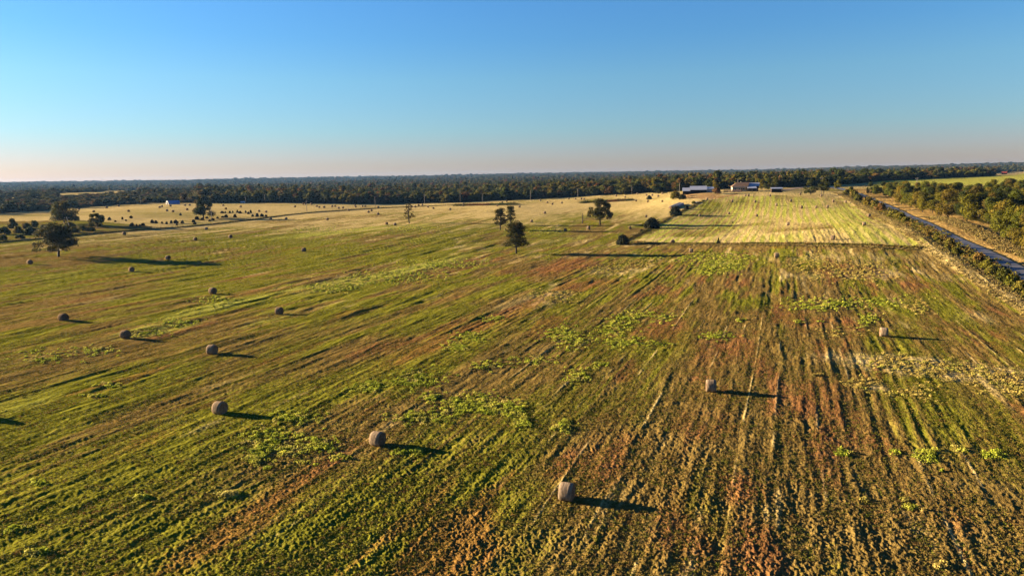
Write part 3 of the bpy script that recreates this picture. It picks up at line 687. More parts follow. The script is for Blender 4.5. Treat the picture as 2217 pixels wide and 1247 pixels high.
def woodland(name, pos, scl, protos, label):
    me = bpy.data.meshes.new(name); me.from_pydata([tuple(p) for p in pos], [], [])
    a = me.attributes.new('size', 'FLOAT_VECTOR', 'POINT'); a.data.foreach_set('vector', np.asarray(scl, np.float32).ravel())
    a = me.attributes.new('turn', 'FLOAT_VECTOR', 'POINT'); t = np.zeros((len(pos), 3), np.float32); t[:, 2] = rng.random(len(pos)) * 6.28; a.data.foreach_set('vector', t.ravel())
    a = me.attributes.new('which', 'INT', 'POINT'); a.data.foreach_set('value', rng.integers(0, len(protos), len(pos)).astype(np.int32))
    o = link(name, me); g = bpy.data.node_groups.new(name, 'GeometryNodeTree')
    g.interface.new_socket('Geometry', in_out='INPUT', socket_type='NodeSocketGeometry'); g.interface.new_socket('Geometry', in_out='OUTPUT', socket_type='NodeSocketGeometry')
    gi = g.nodes.new('NodeGroupInput'); go = g.nodes.new('NodeGroupOutput'); iop = g.nodes.new('GeometryNodeInstanceOnPoints'); jn = g.nodes.new('GeometryNodeJoinGeometry')
    for p in protos:
        oi = g.nodes.new('GeometryNodeObjectInfo'); oi.inputs['Object'].default_value = p; oi.inputs['As Instance'].default_value = True; oi.transform_space = 'ORIGINAL'
        g.links.new(oi.outputs['Geometry'], jn.inputs[0])
    def na(nm, ty):
        q = g.nodes.new('GeometryNodeInputNamedAttribute'); q.data_type = ty; q.inputs['Name'].default_value = nm
        return [s for s in q.outputs if s.enabled and s.name == 'Attribute'][0]
    g.links.new(gi.outputs[0], iop.inputs['Points']); g.links.new(jn.outputs[0], iop.inputs['Instance']); iop.inputs['Pick Instance'].default_value = True
    g.links.new(na('which', 'INT'), iop.inputs['Instance Index']); g.links.new(na('turn', 'FLOAT_VECTOR'), iop.inputs['Rotation']); g.links.new(na('size', 'FLOAT_VECTOR'), iop.inputs['Scale'])
    g.links.new(iop.outputs[0], go.inputs[0])
    md = o.modifiers.new('trees', 'NODES'); md.node_group = g
    return tag(o, label, 'woods', kind='stuff')
b_ = ~front; s_ = FA[b_, 2] / 7.4; jit = .72 + .4 * rng.random(b_.sum())
low_ = np.where((FA[b_, 0] < R(-24.5)) & (FA[b_, 1] < 1250), .55, 1.0)
woodland('far_woods', np.stack([fx[b_], fy[b_], fz[b_] - .4], 1), np.stack([s_ * jit * 1.35, s_ * jit * 1.35, (.38 + .4 * rng.random(b_.sum()) ** 1.5 + .35 * (rng.random(b_.sum()) > .96)) * np.minimum(s_, 1.3) * low_], 1), [coarse_protos[k] for k in sorted(coarse_protos)], 'wide mass of dark green and rusty woods reaching to the horizon')
if len(cand) > NI:
    q = np.c_[cand[NI:], cz[NI:] - .3]; s = .5 + .25 * rng.random(len(q))
    woodland('right_woods', q, np.stack([s, s, s], 1), [fine_protos[k] for k in sorted(fine_protos)], 'dense golden-green woods on the right behind the first trees along the road')
import time; print('individual woods trees', NI, int(front.sum()), 'mass', int(b_.sum()), len(cand) - NI)

# -- single trees in the fields
def T(px, py): return at(px, py)
def oak(name, px, py, hpx, wpx, lm, label, seed, nl=24, nleaf=9000, leaf=.38, base=.22, lr=.3, bark='bark', group=None, flat=.7, fill=.2):
    p = T(px, py); k = mpp(p); Hh = hpx * k; R_ = wpx * k / 2; rg = np.random.default_rng(seed)
    lb = lobes_round(rg, R_, Hh, Hh * base, nl, lr, flat)
    tips = [l[:3] for l in lb]
    return make_tree(name, p, lb, nleaf, leaf, lm, Hh * .8, Hh * .03, label, group, tips, bark, seed, fill=fill)
oak('oak_tree', 127, 556, 77, 98, 'dark', 'large dark spreading oak standing alone near the left edge of the field', 3, 60, 9500, .42, .2, .2)
oak('oak_tree', 140, 486, 48, 60, 'woods', 'broad green round tree behind the dark oak beyond the left fence', 4, 20, 6500, .6, .1, .32)
oak('broadleaf_tree', 441, 473, 42, 45, 'woods', 'round green tree standing among small cedars in the left pasture', 5, 22, 6500, .55, .12, .32)
oak('oak_tree', 1299, 487, 57, 60, 'dark', 'spreading dark oak in the middle of the field beside a dead trunk', 12, 44, 9000, .42, .26, .22)
oak('broadleaf_tree', 211, 492, 33, 34, 'gold', 'small yellow-green bushy tree between the oak and the round pasture tree', 7, 14, 4000, .6, .05, .35)
def pine(px, py, hpx, wpx, label, seed, nleaf=6000, lm='pine', thin=False, leaf=.34):
    p = T(px, py); k = mpp(p); Hh = hpx * k; R_ = wpx * k / 2; rg = np.random.default_rng(seed); lb = []
    nlay = 8
    for i in range(nlay):
        t = i / (nlay - 1); z = Hh * (.30 + .62 * t); rr = R_ * (1.0 - .55 * t ** 1.5) * rg.uniform(.75, 1.05)
        m_ = 5 if not thin else 4
        for j in range(m_):
            a = 2 * math.pi * (j + rg.random() * .8) / m_ + i; q = rr * rg.uniform(.45, .8)
            l_ = R_ * rg.uniform(.22, .34) * (.6 if thin else 1); lb.append((q * math.cos(a), q * math.sin(a), z + rg.normal() * .15, l_, l_ * (.42 if not thin else .5)))
    lb += [(rg.normal() * .3, rg.normal() * .3, Hh * .93, R_ * .42, R_ * .3), (rg.normal() * .6, rg.normal() * .6, Hh * .82, R_ * .5, R_ * .33)] * (0 if thin else 1)
    return make_tree('pine_tree', p, lb, nleaf, leaf, lm, Hh * .93, Hh * .026, label, 'pines standing in the field', [l[:3] for l in lb], 'bark', seed, fill=.3)
pine(1118, 549, 67, 62, 'dense dark pine nearest the red soil patch, tallest of the three pines', 31, 8500)
pine(1083, 498, 46, 36, 'dark pine with reddish lower branches, left one of the pair behind', 32, 4500)
pine(1106, 487.5, 42, 28, 'slim dark pine with bare lower trunk, right one of the pair behind', 34, 3200)
pine(886, 484, 44, 34, 'thin sparse brown pine standing alone left of centre', 35, 1000, thin=True, leaf=.4)
p = T(1261, 484); k_ = mpp(p); rgd = np.random.default_rng(6)
o = empty('dead_tree', p); link('trunk', trunk_mesh('trunk', 22 * k_, .3, [(-.9, 0, 5.6), (1.1, .2, 5.4), (.3, -.3, 6.4), (-.4, .4, 6.2), (1.6, 0, 3.9), (-.8, .2, 3.2)], M['grey_bark'], rgd), o)
tag(o, 'bare dead trunk with broken branches left of the spreading oak', 'dead tree')
def cedar_mesh(seed, cone=.0, nleaf=2600, size=.34, lm='cedar'):
    rg = np.random.default_rng(seed); lb = []
    for i in range(20):
        t = rg.random(); a = rg.uniform(0, 6.28); q = .62 * (1 - cone * t) * math.sqrt(max(.05, 1 - (t * 1.0) ** 2)) * rg.uniform(.5, 1); l_ = .34 * (1 - .4 * cone * t)
        lb.append((q * math.cos(a), q * math.sin(a), .12 + t * (.62 + .3 * cone), l_, l_ * .8))
    return crown_mesh('crown', lb, nleaf, size, M[lm], rg, .35)
CM = [cedar_mesh(1, 0, 2600, .17), cedar_mesh(2, .5, 1500, .2), cedar_mesh(3, .2, 1100, .22), cedar_mesh(4, .9, 900, .2)]
BM = [cedar_mesh(11, .1, 1500, .2, 'brush'), cedar_mesh(12, .3, 1500, .2, 'gold'), cedar_mesh(13, .1, 1500, .2, 'woods')]
stem_me = trunk_mesh('trunk', .5, .05, [(.2, .1, .6), (-.2, .1, .55), (0, -.2, .7)], M['bark'], np.random.default_rng(3))
def bush(px, py, wpx, hpx, label, group=None, me_=None, name='cedar_bush', cat='shrub'):
    p = T(px, py); k = mpp(p); o = empty(name, p, random.uniform(0, 6.28)); s = wpx * k / 1.75; o.scale = (s, s, hpx * k / 1.05)
    link('trunk', stem_me, o); link('crown', me_ or random.choice(CM[:3]), o)
    return tag(o, label, cat, group)
bush(1348, 530, 30, 23, 'dark round cedar bush at the left end of the crossing fence', me_=CM[0])
bush(1411, 494.5, 34, 24, 'dark round cedar beside the middle fence, right of the spreading oak', me_=CM[0])
bush(1463, 466.5, 26, 22, 'bushy dark cedar beside the rows of wrapped bales', me_=CM[0])
bush(1389, 502, 8, 6, 'tiny dark cedar bush on the middle fence line', me_=CM[2])
bush(1486, 454, 12, 10, 'small dark bush at the far end of the wrapped bales', me_=CM[2])
bush(1555, 529.5, 10, 13, 'small pointed cedar standing on the crossing fence line', me_=CM[3])
bush(1406, 432, 14, 9, 'low dark cedar bush among the far bales near the farm', me_=CM[1])
bush(1463, 430.5, 26, 18, 'large olive bush on the red bank left of the barns', me_=BM[0], name='bush')
bush(1478, 431.5, 20, 11, 'low dark bush on the red bank below the barns', me_=CM[2], name='bush')
bush(1552, 420, 26, 15, 'round olive bush between the barns and the farmhouse', me_=BM[2], name='bush')
bush(1502, 441, 10, 6, 'low yellow-green bush beside the end of the middle fence', me_=BM[1], name='bush')
bush(1516, 418, 4, 8, 'thin small bush in front of the main barn', me_=BM[2], name='bush')
# cedars of the left pasture
CEDL = [(284, 473, 8, 6), (237, 477, 8, 7), (265, 475.5, 5, 6), (273, 479, 5, 4), (250, 481, 5, 4), (391, 467, 6, 6), (286, 490, 11, 8), (296, 491, 6, 6), (303, 490.5, 7, 5), (310, 489.5, 9, 7), (330, 483.5, 9, 8), (338, 484, 8, 7), (351, 484, 5, 5), (361, 486, 7, 6),
        (371, 484, 7, 7), (381, 484.5, 12, 9), (383, 488.5, 5, 5), (395, 484, 8, 7), (419, 482, 8, 7), (422, 486.5, 9, 6), (427, 476, 10, 8), (438, 477, 10, 6), (448, 473.5, 7, 5), (454, 480, 7, 5), (461, 478, 9, 6), (471, 473.5, 6, 4.5), (482, 471.5, 8, 4), (490, 471, 9, 7),
        (509, 471.5, 9, 8), (481, 462, 8, 5), (488, 461.5, 5, 4), (498, 461.5, 6, 5), (504, 461, 4, 5), (514, 461, 5, 7), (520, 462.5, 9, 6), (532, 461.5, 5, 6), (538, 464, 6, 6), (543, 461.5, 6, 7), (547, 469.5, 7, 5), (557, 469.5, 9, 8), (567, 469.5, 10, 7), (576, 469.5, 6, 5)]
CEDL.sort()
for i, (a, b, c, d_) in enumerate(CEDL): bush(a, b, c, d_, 'small dark cedar beyond the left fence, %s from the left' % ordinal(i), 'small cedars in the left pasture', name='cedar_bush')
# brush at the left fence corner
rgb = np.random.default_rng(77)
BR = [(10, 508, 26, 18), (28, 494, 22, 22), (40, 505, 24, 16), (58, 496, 20, 15), (66, 508, 30, 16), (75, 492, 18, 15), (95, 500, 20, 14), (100, 512, 24, 12), (160, 503, 24, 12), (178, 500, 24, 12), (196, 500, 22, 9), (168, 478, 14, 11), (6, 520, 18, 14), (44, 517, 20, 10), (150, 492, 26, 12)]
BR.sort()
for i, (a, b, c, d_) in enumerate(BR): bush(a, b, c, d_, 'olive shrub in the overgrown left corner, %s from the left' % ordinal(i), 'shrubs of the overgrown left corner', me_=BM[rgb.integers(0, 3)], name='shrub')
# trees around the farm
def farm_tree(px, py, hpx, wpx, ki, label, group='trees around the farm buildings'):
    p = T(px, py); k = mpp(p); lb, Hh, R_ = KF[ki]; o = empty('broadleaf_tree', p, random.uniform(0, 6)); s = wpx * k / (R_ * 2); o.scale = (s, s, hpx * k / Hh)
    link('trunk', fine_meshes[ki][0], o); cr = link('crown', fine_meshes[ki][1], o)
    if ki in (2, 4): cr.material_slots[0].link = 'OBJECT'; cr.material_slots[0].material = M['deep']
    return tag(o, label, 'tree', group)
farm_tree(1486, 412, 25, 20, 1, 'yellow-green tree behind the left end of the barns')
farm_tree(1547, 413, 22, 22, 0, 'tall golden-green tree just right of the barns')
farm_tree(1664, 412, 26, 26, 2, 'dark leafy tree between the farmhouse and the open shed')
farm_tree(1650, 411, 22, 18, 0, 'golden-green tree close right of the farmhouse')
farm_tree(1679, 409, 24, 22, 4, 'dark tree directly behind the open shed')
farm_tree(1755, 422, 32, 30, 2, 'dark spreading tree at the top of the upper field, left of two')
farm_tree(1782, 423, 36, 28, 4, 'dark spreading tree at the top of the upper field, right of two')
farm_tree(1814, 410, 20, 18, 1, 'rounded golden tree where the road meets the woods')
# hedge along the road
HG = [(1832, 421, 16, 12), (1848, 428, 18, 13), (1857, 436, 16, 12), (1879, 445, 22, 14), (1893, 451, 22, 14), (1907, 457, 22, 13), (1935, 471, 22, 14), (1949, 477, 22, 13), (1962, 482, 18, 10), (1842, 418, 14, 10),
      (2010, 510, 18, 8), (2030, 522, 18, 9), (2057, 538, 24, 24), (2070, 550, 24, 16), (2118, 568, 34, 24), (2135, 582, 34, 20), (2150, 596, 36, 24), (2172, 606, 36, 26), (2190, 618, 36, 26), (2210, 632, 38, 28), (2235, 648, 40, 30)]
HG.sort()
for i, (a, b, c, d_) in enumerate(HG):
    if 1840 < a < 1966: d_ *= 1.4; c *= 1.15
    bush(a, b, c, d_, 'shrub in the hedge along the paved road, %s from the far end' % ordinal(i), 'shrubs of the roadside hedge', me_=BM[(0, 1, 0, 2, 1, 0, 2)[i % 7]], name='shrub')
# far brush piles: low dark strips of brush
def brush_strip(name, a, b, c, d_, nb, hpx, label, lm='brush'):
    rg = np.random.default_rng(int(a)); V = []; Fq = []; o = 0
    for i in range(nb):
        t = (i + rg.random()) / nb; p = T(a + (c - a) * t, b + (d_ - b) * t + rg.uniform(-.5, .8)); k = mpp(p); h = hpx * k * rg.uniform(.5, 1.1)
        cc = p + rg.normal(size=(160, 3)) * np.array([1.5, 1.8, .28 * h]) + [0, 0, h * .35]; cc[:, 2] = np.maximum(cc[:, 2], p[2] + .05)
        v_, f_ = quads(cc, unit(rg.normal(size=(160, 3))), .5, rg); V.append(v_); Fq.append(f_ + o); o += len(v_)
    return tag(link(name, mesh_np(name, np.concatenate(V), np.concatenate(Fq), M[lm])), label, 'brush', kind='stuff')
brush_strip('brush_strip', 985, 445.5, 1118, 443, 70, 5, 'low dark strip of brush across the far slope left of the pines', 'woods')
brush_strip('brush_strip', 1260, 439.5, 1368, 433.5, 60, 4.5, 'low dark strip of brush behind the spreading oak', 'woods')

# ------------------------------------------------------------------ grass strips along the fences, weeds
def tufts(name, P, w, hgt, size, lm, label, per=14, cat='grass', seed=0):
    """P (n,2) tuft positions; each a small dome of leaf quads"""
    rg = np.random.default_rng(seed); n_ = len(P); z = Hb(P[:, 0], P[:, 1]); w = np.broadcast_to(w, (n_,)); hgt = np.broadcast_to(hgt, (n_,))
    a = rg.uniform(0, 6.28, (n_, per)); q = np.sqrt(rg.random((n_, per))); ww = w[:, None] * .5
    x = P[:, :1] + q * np.cos(a) * ww; y = P[:, 1:] + q * np.sin(a) * ww; zz = z[:, None] + hgt[:, None] * (1 - q ** 2 * .8) * rg.uniform(.55, 1, (n_, per))
    c = np.stack([x, y, zz], -1).reshape(-1, 3)
    nn = unit(np.stack([q * np.cos(a), q * np.sin(a), np.full_like(q, .25)], -1).reshape(-1, 3) * .8 + rg.normal(size=(n_ * per, 3)) * .6)
    V, Fq = quads(c, nn, np.broadcast_to(size, (n_,)).repeat(per) * rg.uniform(.7, 1.3, n_ * per), rg, .7)
    return tag(link(name, mesh_np(name, V, Fq, M[lm])), label, cat, kind='stuff')
def along(P, n_, spread, rg):
    i = rg.random(n_) * (len(P) - 1); k = i.astype(int); f = (i - k)[:, None]; q = P[k] * (1 - f) + P[np.minimum(k + 1, len(P) - 1)] * f
    return q + rg.normal(size=(n_, 2)) * spread
rgt = np.random.default_rng(8)
tufts('fence_grass', along(CROSS, 1500, .3, rgt), .7, .55, .4, 'brush', 'dark rank grass along the crossing fence', seed=1)
tufts('margin_grass', along(CROSS, 2600, 1.6, rgt), .7, .3, .3, 'dry', 'rough dry grass margin on both sides of the crossing fence', seed=15)
tufts('fence_grass', along(MID, 550, .4, rgt), .7, .5, .4, 'brush', 'dark rank grass along the middle fence up to the farm', seed=2)
tufts('fence_grass', along(LEFT, 2600, .4, rgt), .8, .45, .45, 'brush', 'dark rank grass along the left fence', seed=3)
tufts('berm_grass', along(BERM, 7000, 1.0, rgt), .9, .55, .32, 'dry', 'pale dry grass on the bank along the right field edge', seed=4)
bp_ = along(BERM, 1700, 1.6, rgt); T_ = np.array([7.2, 2.9]); tufts('roadside_brush', bp_ + T_, 1.2, .6, .42, 'brush', 'olive and rusty brush between the bank and the road', seed=5)
VP = smooth_line(place([2300, 2217, 2161, 2119, 2069, 2018], [585, 552, 527, 502, 483, 471]))
tufts('verge_grass', along(VP, 3500, 1.3, rgt), 1.0, .7, .4, 'dry', 'rusty dry grass along the foot of the right woods', seed=6)
WEED = [(905, 825, 60, 22, 90), (800, 838, 40, 12, 50), (1040, 875, 62, 20, 150), (990, 885, 40, 16, 60), (1110, 890, 24, 18, 40), (640, 905, 50, 10, 55), (600, 960, 70, 30, 130), (560, 985, 30, 20, 40), (735, 990, 16, 6, 14), (690, 965, 40, 18, 40), (880, 980, 36, 5, 20), (910, 905, 50, 14, 50),
        (1020, 730, 34, 12, 80), (985, 750, 26, 10, 50), (930, 860, 20, 10, 20), (1070, 690, 30, 6, 30), (1210, 722, 34, 18, 80), (1240, 740, 30, 16, 50), (1350, 740, 50, 12, 80), (1330, 715, 40, 16, 60), (1440, 688, 30, 10, 40), (1360, 690, 40, 10, 50), (1390, 680, 30, 8, 30), (1250, 815, 22, 14, 34), (1300, 790, 16, 6, 14),
        (1060, 790, 40, 12, 30), (1150, 780, 60, 10, 30), (1220, 925, 22, 10, 36), (1130, 915, 16, 12, 22), (1550, 728, 34, 8, 40), (320, 722, 34, 9, 60), (390, 700, 40, 10, 60), (480, 655, 50, 12, 60), (200, 760, 50, 10, 40), (100, 770, 60, 14, 40), (230, 835, 50, 6, 14), (200, 857, 20, 4, 8), (305, 1078, 16, 6, 10), (90, 1048, 16, 5, 8), (35, 1145, 20, 6, 10), (85, 1195, 22, 5, 10), (490, 1072, 26, 5, 14), (75, 1048, 6, 3, 3),
        (1760, 662, 60, 12, 90), (1880, 690, 24, 10, 34), (1900, 655, 60, 16, 60), (1820, 655, 40, 10, 50), (1730, 697, 14, 4, 10), (1870, 700, 14, 8, 12), (1605, 694, 12, 3, 8), (1775, 697, 10, 3, 6), (1550, 570, 60, 20, 160), (1540, 590, 30, 8, 30), (1430, 745, 30, 5, 14),
        (1500, 560, 60, 10, 80), (1580, 555, 60, 10, 80), (1825, 980, 12, 8, 16), (2010, 988, 22, 12, 34), (2150, 985, 20, 8, 22), (1940, 980, 8, 5, 6), (2040, 1018, 5, 3, 2), (1970, 1100, 8, 3, 4), (2080, 975, 12, 5, 8), (1590, 575, 20, 12, 60),
        (850, 600, 110, 16, 260), (960, 572, 80, 10, 180), (720, 625, 60, 10, 110), (1170, 500, 70, 8, 60), (890, 495, 50, 7, 80), (690, 497, 70, 6, 90)]
PALE = [(2030, 800, 80, 18, 130), (2150, 815, 60, 22, 90), (1930, 785, 50, 16, 90), (1870, 830, 30, 12, 40), (1860, 590, 70, 22, 170), (1770, 570, 60, 20, 110), (1980, 850, 50, 14, 40), (1765, 813, 8, 3, 6), (1200, 640, 50, 12, 70), (1330, 585, 50, 10, 90), (1380, 570, 40, 8, 60), (2200, 840, 30, 16, 40), (1990, 665, 30, 18, 40), (1210, 650, 40, 8, 30), (1810, 720, 60, 10, 20), (2040, 1224, 12, 4, 8), (1960, 1085, 8, 3, 4), (2000, 1105, 6, 2, 2), (1870, 1083, 4, 2, 2)]
def weeds(lst, name, lm, label, seed):
    rg = np.random.default_rng(seed); X_ = []; Y_ = []
    for a, b, c, d_, m_ in lst:
        m_ = int(m_ * 1.5)
        t = rg.normal(size=(m_, 2)) * .55; X_.append(a + t[:, 0] * c); Y_.append(b + t[:, 1] * d_)
    P = place(np.concatenate(X_), np.concatenate(Y_)); n_ = len(P); dd = np.hypot(P[:, 0], P[:, 1])
    tufts(name, P[:, :2], rg.uniform(.2, .9, n_), rg.uniform(.04, .30, n_) + .02, np.clip(dd / 600, .15, .26), lm, label, 26, 'weeds', seed)
weeds(WEED, 'weeds', 'weed', 'bright yellow-green leafy weeds in patches on the mown field', 1)
weeds(PALE, 'pale_weeds', 'paleweed', 'pale straw-coloured leafy weeds in patches on the right of the field', 2)
# stubble tufts over the near field
rs = np.random.default_rng(9); m_ = 150000; dd = 36 + (rs.random(m_) ** .9) * 95; aa = rs.uniform(R(-40), R(40), m_)
P = np.stack([dd * np.sin(aa), dd * np.cos(aa)], 1); kp = fbm(P[:, 0] / 3, P[:, 1] / 3, 2, 7) > .40; P = P[kp]
M['stub'] = leaf_mat('stubble_leaves', [(0, (.13, .15, .015)), (.45, (.20, .18, .03)), (.8, (.30, .21, .06)), (1, (.26, .13, .05))], .5, .25)
tufts('stubble_grass', P, .2, .10, .085, 'stub', 'short green and brown stubble tufts covering the near field', 4, seed=12)

# ------------------------------------------------------------------ fences
def fence(P, label, gap=5, hgt=1.2):
    o = empty('wire_fence', (P[0][0], P[0][1], float(Hb(*P[0])))); base = np.array(o.location)
    idx = list(range(0, len(P), max(1, len(P) // 95))) ; tops = []
    pm = MB().tube([(0, 0, -.3), (0, 0, hgt)], [.06, .05], 6).mesh('post', M['post'])
    for i in idx:
        z = float(Hb(*P[i])); q = link('post', pm, o); q.location = (P[i][0] - base[0], P[i][1] - base[1], z - base[2]); tops.append(q.location.copy())
    for h in (.35, .7, 1.1):
        link('wire', MB().tube([t + Vector((0, 0, h)) for t in tops], [.012] * len(tops), 3).mesh('wire', M['post']), o)
    return tag(o, label, 'fence')
fence(CROSS, 'wire fence crossing the field from the round cedar to the road hedge')
fence(MID, 'wire fence running up past the cedars to the barns')
fence(LEFT, 'long wire fence between the mown field and the left pasture')

# ------------------------------------------------------------------ utility poles
def pole(px, pyb, pyt, label, arm=True, lean=0, arms=1):
    p = T(px, pyb); k = mpp(p); h = (pyb - pyt) * k; o = empty('utility_pole', p)
    link('pole', MB().tube([(0, 0, -.5), (lean * .5, 0, h * .5), (lean, 0, h)], [.17, .14, .11], 8).mesh('pole', M['wood'], True), o)
    if arm:
        for j in range(arms): link('crossarm', MB().box((lean, 0, h - .5 - j * .9), (2.2, .12, .12)).mesh('crossarm', M['wood']), o)
        for s in (-.95, 0, .95): link('insulator', MB().tube([(lean + s, 0, h - .44), (lean + s, 0, h - .2 + (.3 if s == 0 else 0))], [.05, .04], 6).mesh('insulator', M['white']), o)
    return tag(o, label, 'utility pole', 'wooden utility poles')
pole(154.5, 505, 470, 'leaning grey utility pole just behind the dark oak on the left', lean=-1.2)
PL = [(573.7, 440, 421), (606, 439, 422), (614, 438, 423), (665, 462.5, 434), (702.6, 441, 424), (792.7, 441, 426), (812.6, 448.5, 425), (919.4, 443, 421), (996.6, 439.5, 413), (1044.6, 438, 419), (1149, 433.5, 412), (1251, 428, 408), (1368, 421, 403), (459, 480, 450), (305, 443, 425), (532, 440, 426)]
PL.sort()
for i, (a, b, c) in enumerate(PL): pole(a, b, c, 'thin grey utility pole before the far woods, %s from the left' % ordinal(i), arm=a > 500)
pole(1471, 420, 397, 'pale utility pole left of the barns', False)
pole(1597, 410, 388.5, 'pale utility pole rising behind the farmhouse', False)
pole(1984, 412, 386, 'pale utility pole at the edge of the right-hand field', True)
pole(1778, 422, 385, 'tall pale utility pole between the two field-top trees', True)

# ------------------------------------------------------------------ buildings
def building(name, px, py, label, cat, rz=0):
    p = T(px, py); o = empty(name, (p[0], p[1], p[2] - .2), rz); return tag(o, label, cat), mpp(p), p
def facing(p): return -math.atan2(p[0], p[1])      # turn so that local -Y looks back along the valley to the south
# barns: three metal roofed sections, open dark fronts
o, k, p = building('barn', 1494, 421, 'low barn with three pale metal roof sections and dark open front', 'barn', R(-14))
def section(x0, x1, eave, ridge, dep, y0=0, wallm='barnwall', roofm='roof_metal', openf=True):
    wd = x1 - x0; cx = (x0 + x1) / 2
    b = MB(); b.box((cx, y0 + dep, eave / 2), (wd, .12, eave)); b.box((x0 + .06, y0 + dep / 2, eave / 2), (.12, dep - .12, eave)); b.box((x1 - .06, y0 + dep / 2, eave / 2), (.12, dep - .12, eave))
    b.add([(x0, y0 + .06, eave), (x0, y0 + dep - .06, eave), (x0, y0 + dep - .06, ridge - .1)], [(0, 1, 2)]); b.add([(x1, y0 + .06, eave), (x1, y0 + dep - .06, eave), (x1, y0 + dep - .06, ridge - .1)], [(2, 1, 0)])
    b.add([(x0, y0 + dep + .06, eave), (x1, y0 + dep + .06, eave), (x1, y0 + dep + .06, ridge - .1), (x0, y0 + dep + .06, ridge - .1)], [(3, 2, 1, 0)])
    link('wall', b.mesh('wall', M[wallm]), o)
    link('roof', MB().slab([(x0 - .3, y0 - .5, eave), (x1 + .3, y0 - .5, eave), (x1 + .3, y0 + dep + .3, ridge), (x0 - .3, y0 + dep + .3, ridge)], .1).mesh('roof', M[roofm]), o)
    for i in range(int(wd // 3) + 1):
        q = x0 + .15 + i * (wd - .3) / max(1, int(wd // 3)); link('post', MB().box((q, y0 + .1, eave / 2 - .06), (.18, .18, eave - .14)).mesh('post', M['post']), o)
section(-4.6, 0, 2.3, 4.3, 6, .4); section(.05, 10.2, 3.0, 5.3, 7, 0)
section(10.3, 14.6, 3.6, 4.6, 6, 2.0)
link('panel', MB().box((12.4, 1.95, 2.5), (4.2, .1, 2.0)).mesh('panel', M['roof_metal']), o)
o, k, p = building('farmhouse', 1600, 415, 'cream farmhouse with brown roof and white metal side roofs', 'farmhouse', R(-12))
def house(o):
    # main block: x -4..4.5, y 0..9, walls 2.9 high, brown hip roof
    b = MB(); b.box((.3, 4.5, 1.5), (8.6, 9, 3.4)); link('wall', b.mesh('wall', M['cream']), o)
    e, x0, x1, y0, y1, zr = 3.22, -4.7, 5.2, -.7, 9.7, 5.9
    V = [(x0, y0, e), (x1, y0, e), (x1, y1, e), (x0, y1, e), (x0 + 3.6, 4.5, zr), (x1 + 1.6, 4.5, zr)]
    rf = link('roof', MB().add(V, [(0, 1, 5, 4), (1, 2, 5), (2, 3, 4, 5), (3, 0, 4), (3, 2, 1, 0)]).mesh('roof', M['shingle']), o)
    link('chimney', MB().box((1.6, 5.2, 5.9), (.6, .6, 1.2)).mesh('chimney', M['cream']), rf)
    link('fascia', MB().box((.25, y0 - .02, e - .1), (x1 - x0, .08, .22)).mesh('fascia', M['white']), o)
    for xx in (-2.4, 0.2, 2.8):
        f = link('window', MB().box((xx, -.03, 1.9), (1.1, .08, 1.2)).mesh('window', M['white']), o)
        link('pane', MB().box((xx, -.09, 1.9), (.9, .05, 1.0)).mesh('pane', M['glass']), f)
    link('door', MB().box((1.5, -.03, 1.2), (.95, .08, 2.1)).mesh('door', M['shingle']), o)
    # side wing behind, white metal roof
    link('side_wing', MB().box((8.4, 5.8, 1.6), (7, 6.5, 3.6)).mesh('side_wing', M['barnwall']), o)
    link('wing_roof', MB().slab([(5.4, 1.4, 3.5), (12.3, 1.4, 3.5), (13.2, 6, 5.6), (6.6, 6, 5.6)], .1).slab([(6.6, 6.01, 5.6), (13.2, 6.01, 5.6), (12.3, 9.6, 3.5), (5.4, 9.6, 3.5)], .1).mesh('wing_roof', M['roof_metal']), o)
    # carport in front
    link('carport_roof', MB().slab([(4.7, -4.2, 2.3), (10.3, -4.2, 2.3), (10.3, .9, 3.4), (4.7, .9, 3.4)], .1).mesh('carport_roof', M['roof_metal']), o)
    for xx, yy, h in ((4.9, -4, 2.15), (10.1, -4, 2.15), (7.5, -4, 2.15)): link('carport_post', MB().box((xx, yy, h / 2), (.2, .2, h)).mesh('carport_post', M['post']), o)
    link('carport_wall', MB().box((7.5, .75, 1.5), (5.2, .15, 3.2)).mesh('carport_wall', M['barnwall']), o)
house(o)
o, k, p = building('open_shed', 1682, 417, 'small dark open-fronted shed with a thin pale flat roof', 'shed', R(-14))
w_ = 24 * k
link('wall', MB().box((0, 4.2, 1.25), (w_ * .92, .12, 2.5)).box((-w_ * .46, 2, 1.25), (.12, 4.2, 2.5)).box((w_ * .46, 2, 1.25), (.12, 4.2, 2.5)).mesh('wall', M['barnwall']), o)
link('roof', MB().slab([(-w_ * .52, -.5, 2.55), (w_ * .52, -.5, 2.55), (w_ * .5, 4.6, 3.2), (-w_ * .5, 4.6, 3.2)], .12).mesh('roof', M['roof_metal']), o)
for xx in (-.44, 0, .44): link('post', MB().box((w_ * xx, -.1, 1.2), (.16, .16, 2.4)).mesh('post', M['post']), o)
# yard fence (boards) in front of the farmhouse
P = smooth_line(place([1567, 1590, 1607], [416.5, 416.5, 417]), 2.4); o = empty('board_fence', (P[0][0], P[0][1], float(Hb(*P[0])))); ob = Vector(o.location)
for i in range(len(P)): q = link('post', MB().box((0, 0, .8), (.16, .16, 1.8)).mesh('post', M['post']), o); q.location = Vector((P[i][0], P[i][1], float(Hb(*P[i])))) - ob
for h in (.35, .75, 1.15, 1.5):
    link('board', MB().tube([Vector((q_[0], q_[1] - .12, float(Hb(*q_)) + h)) - ob for q_ in P], [.13] * len(P), 4).mesh('board', M['barnwall']), o)
tag(o, 'dark reddish board fence in front of the cream farmhouse', 'fence')
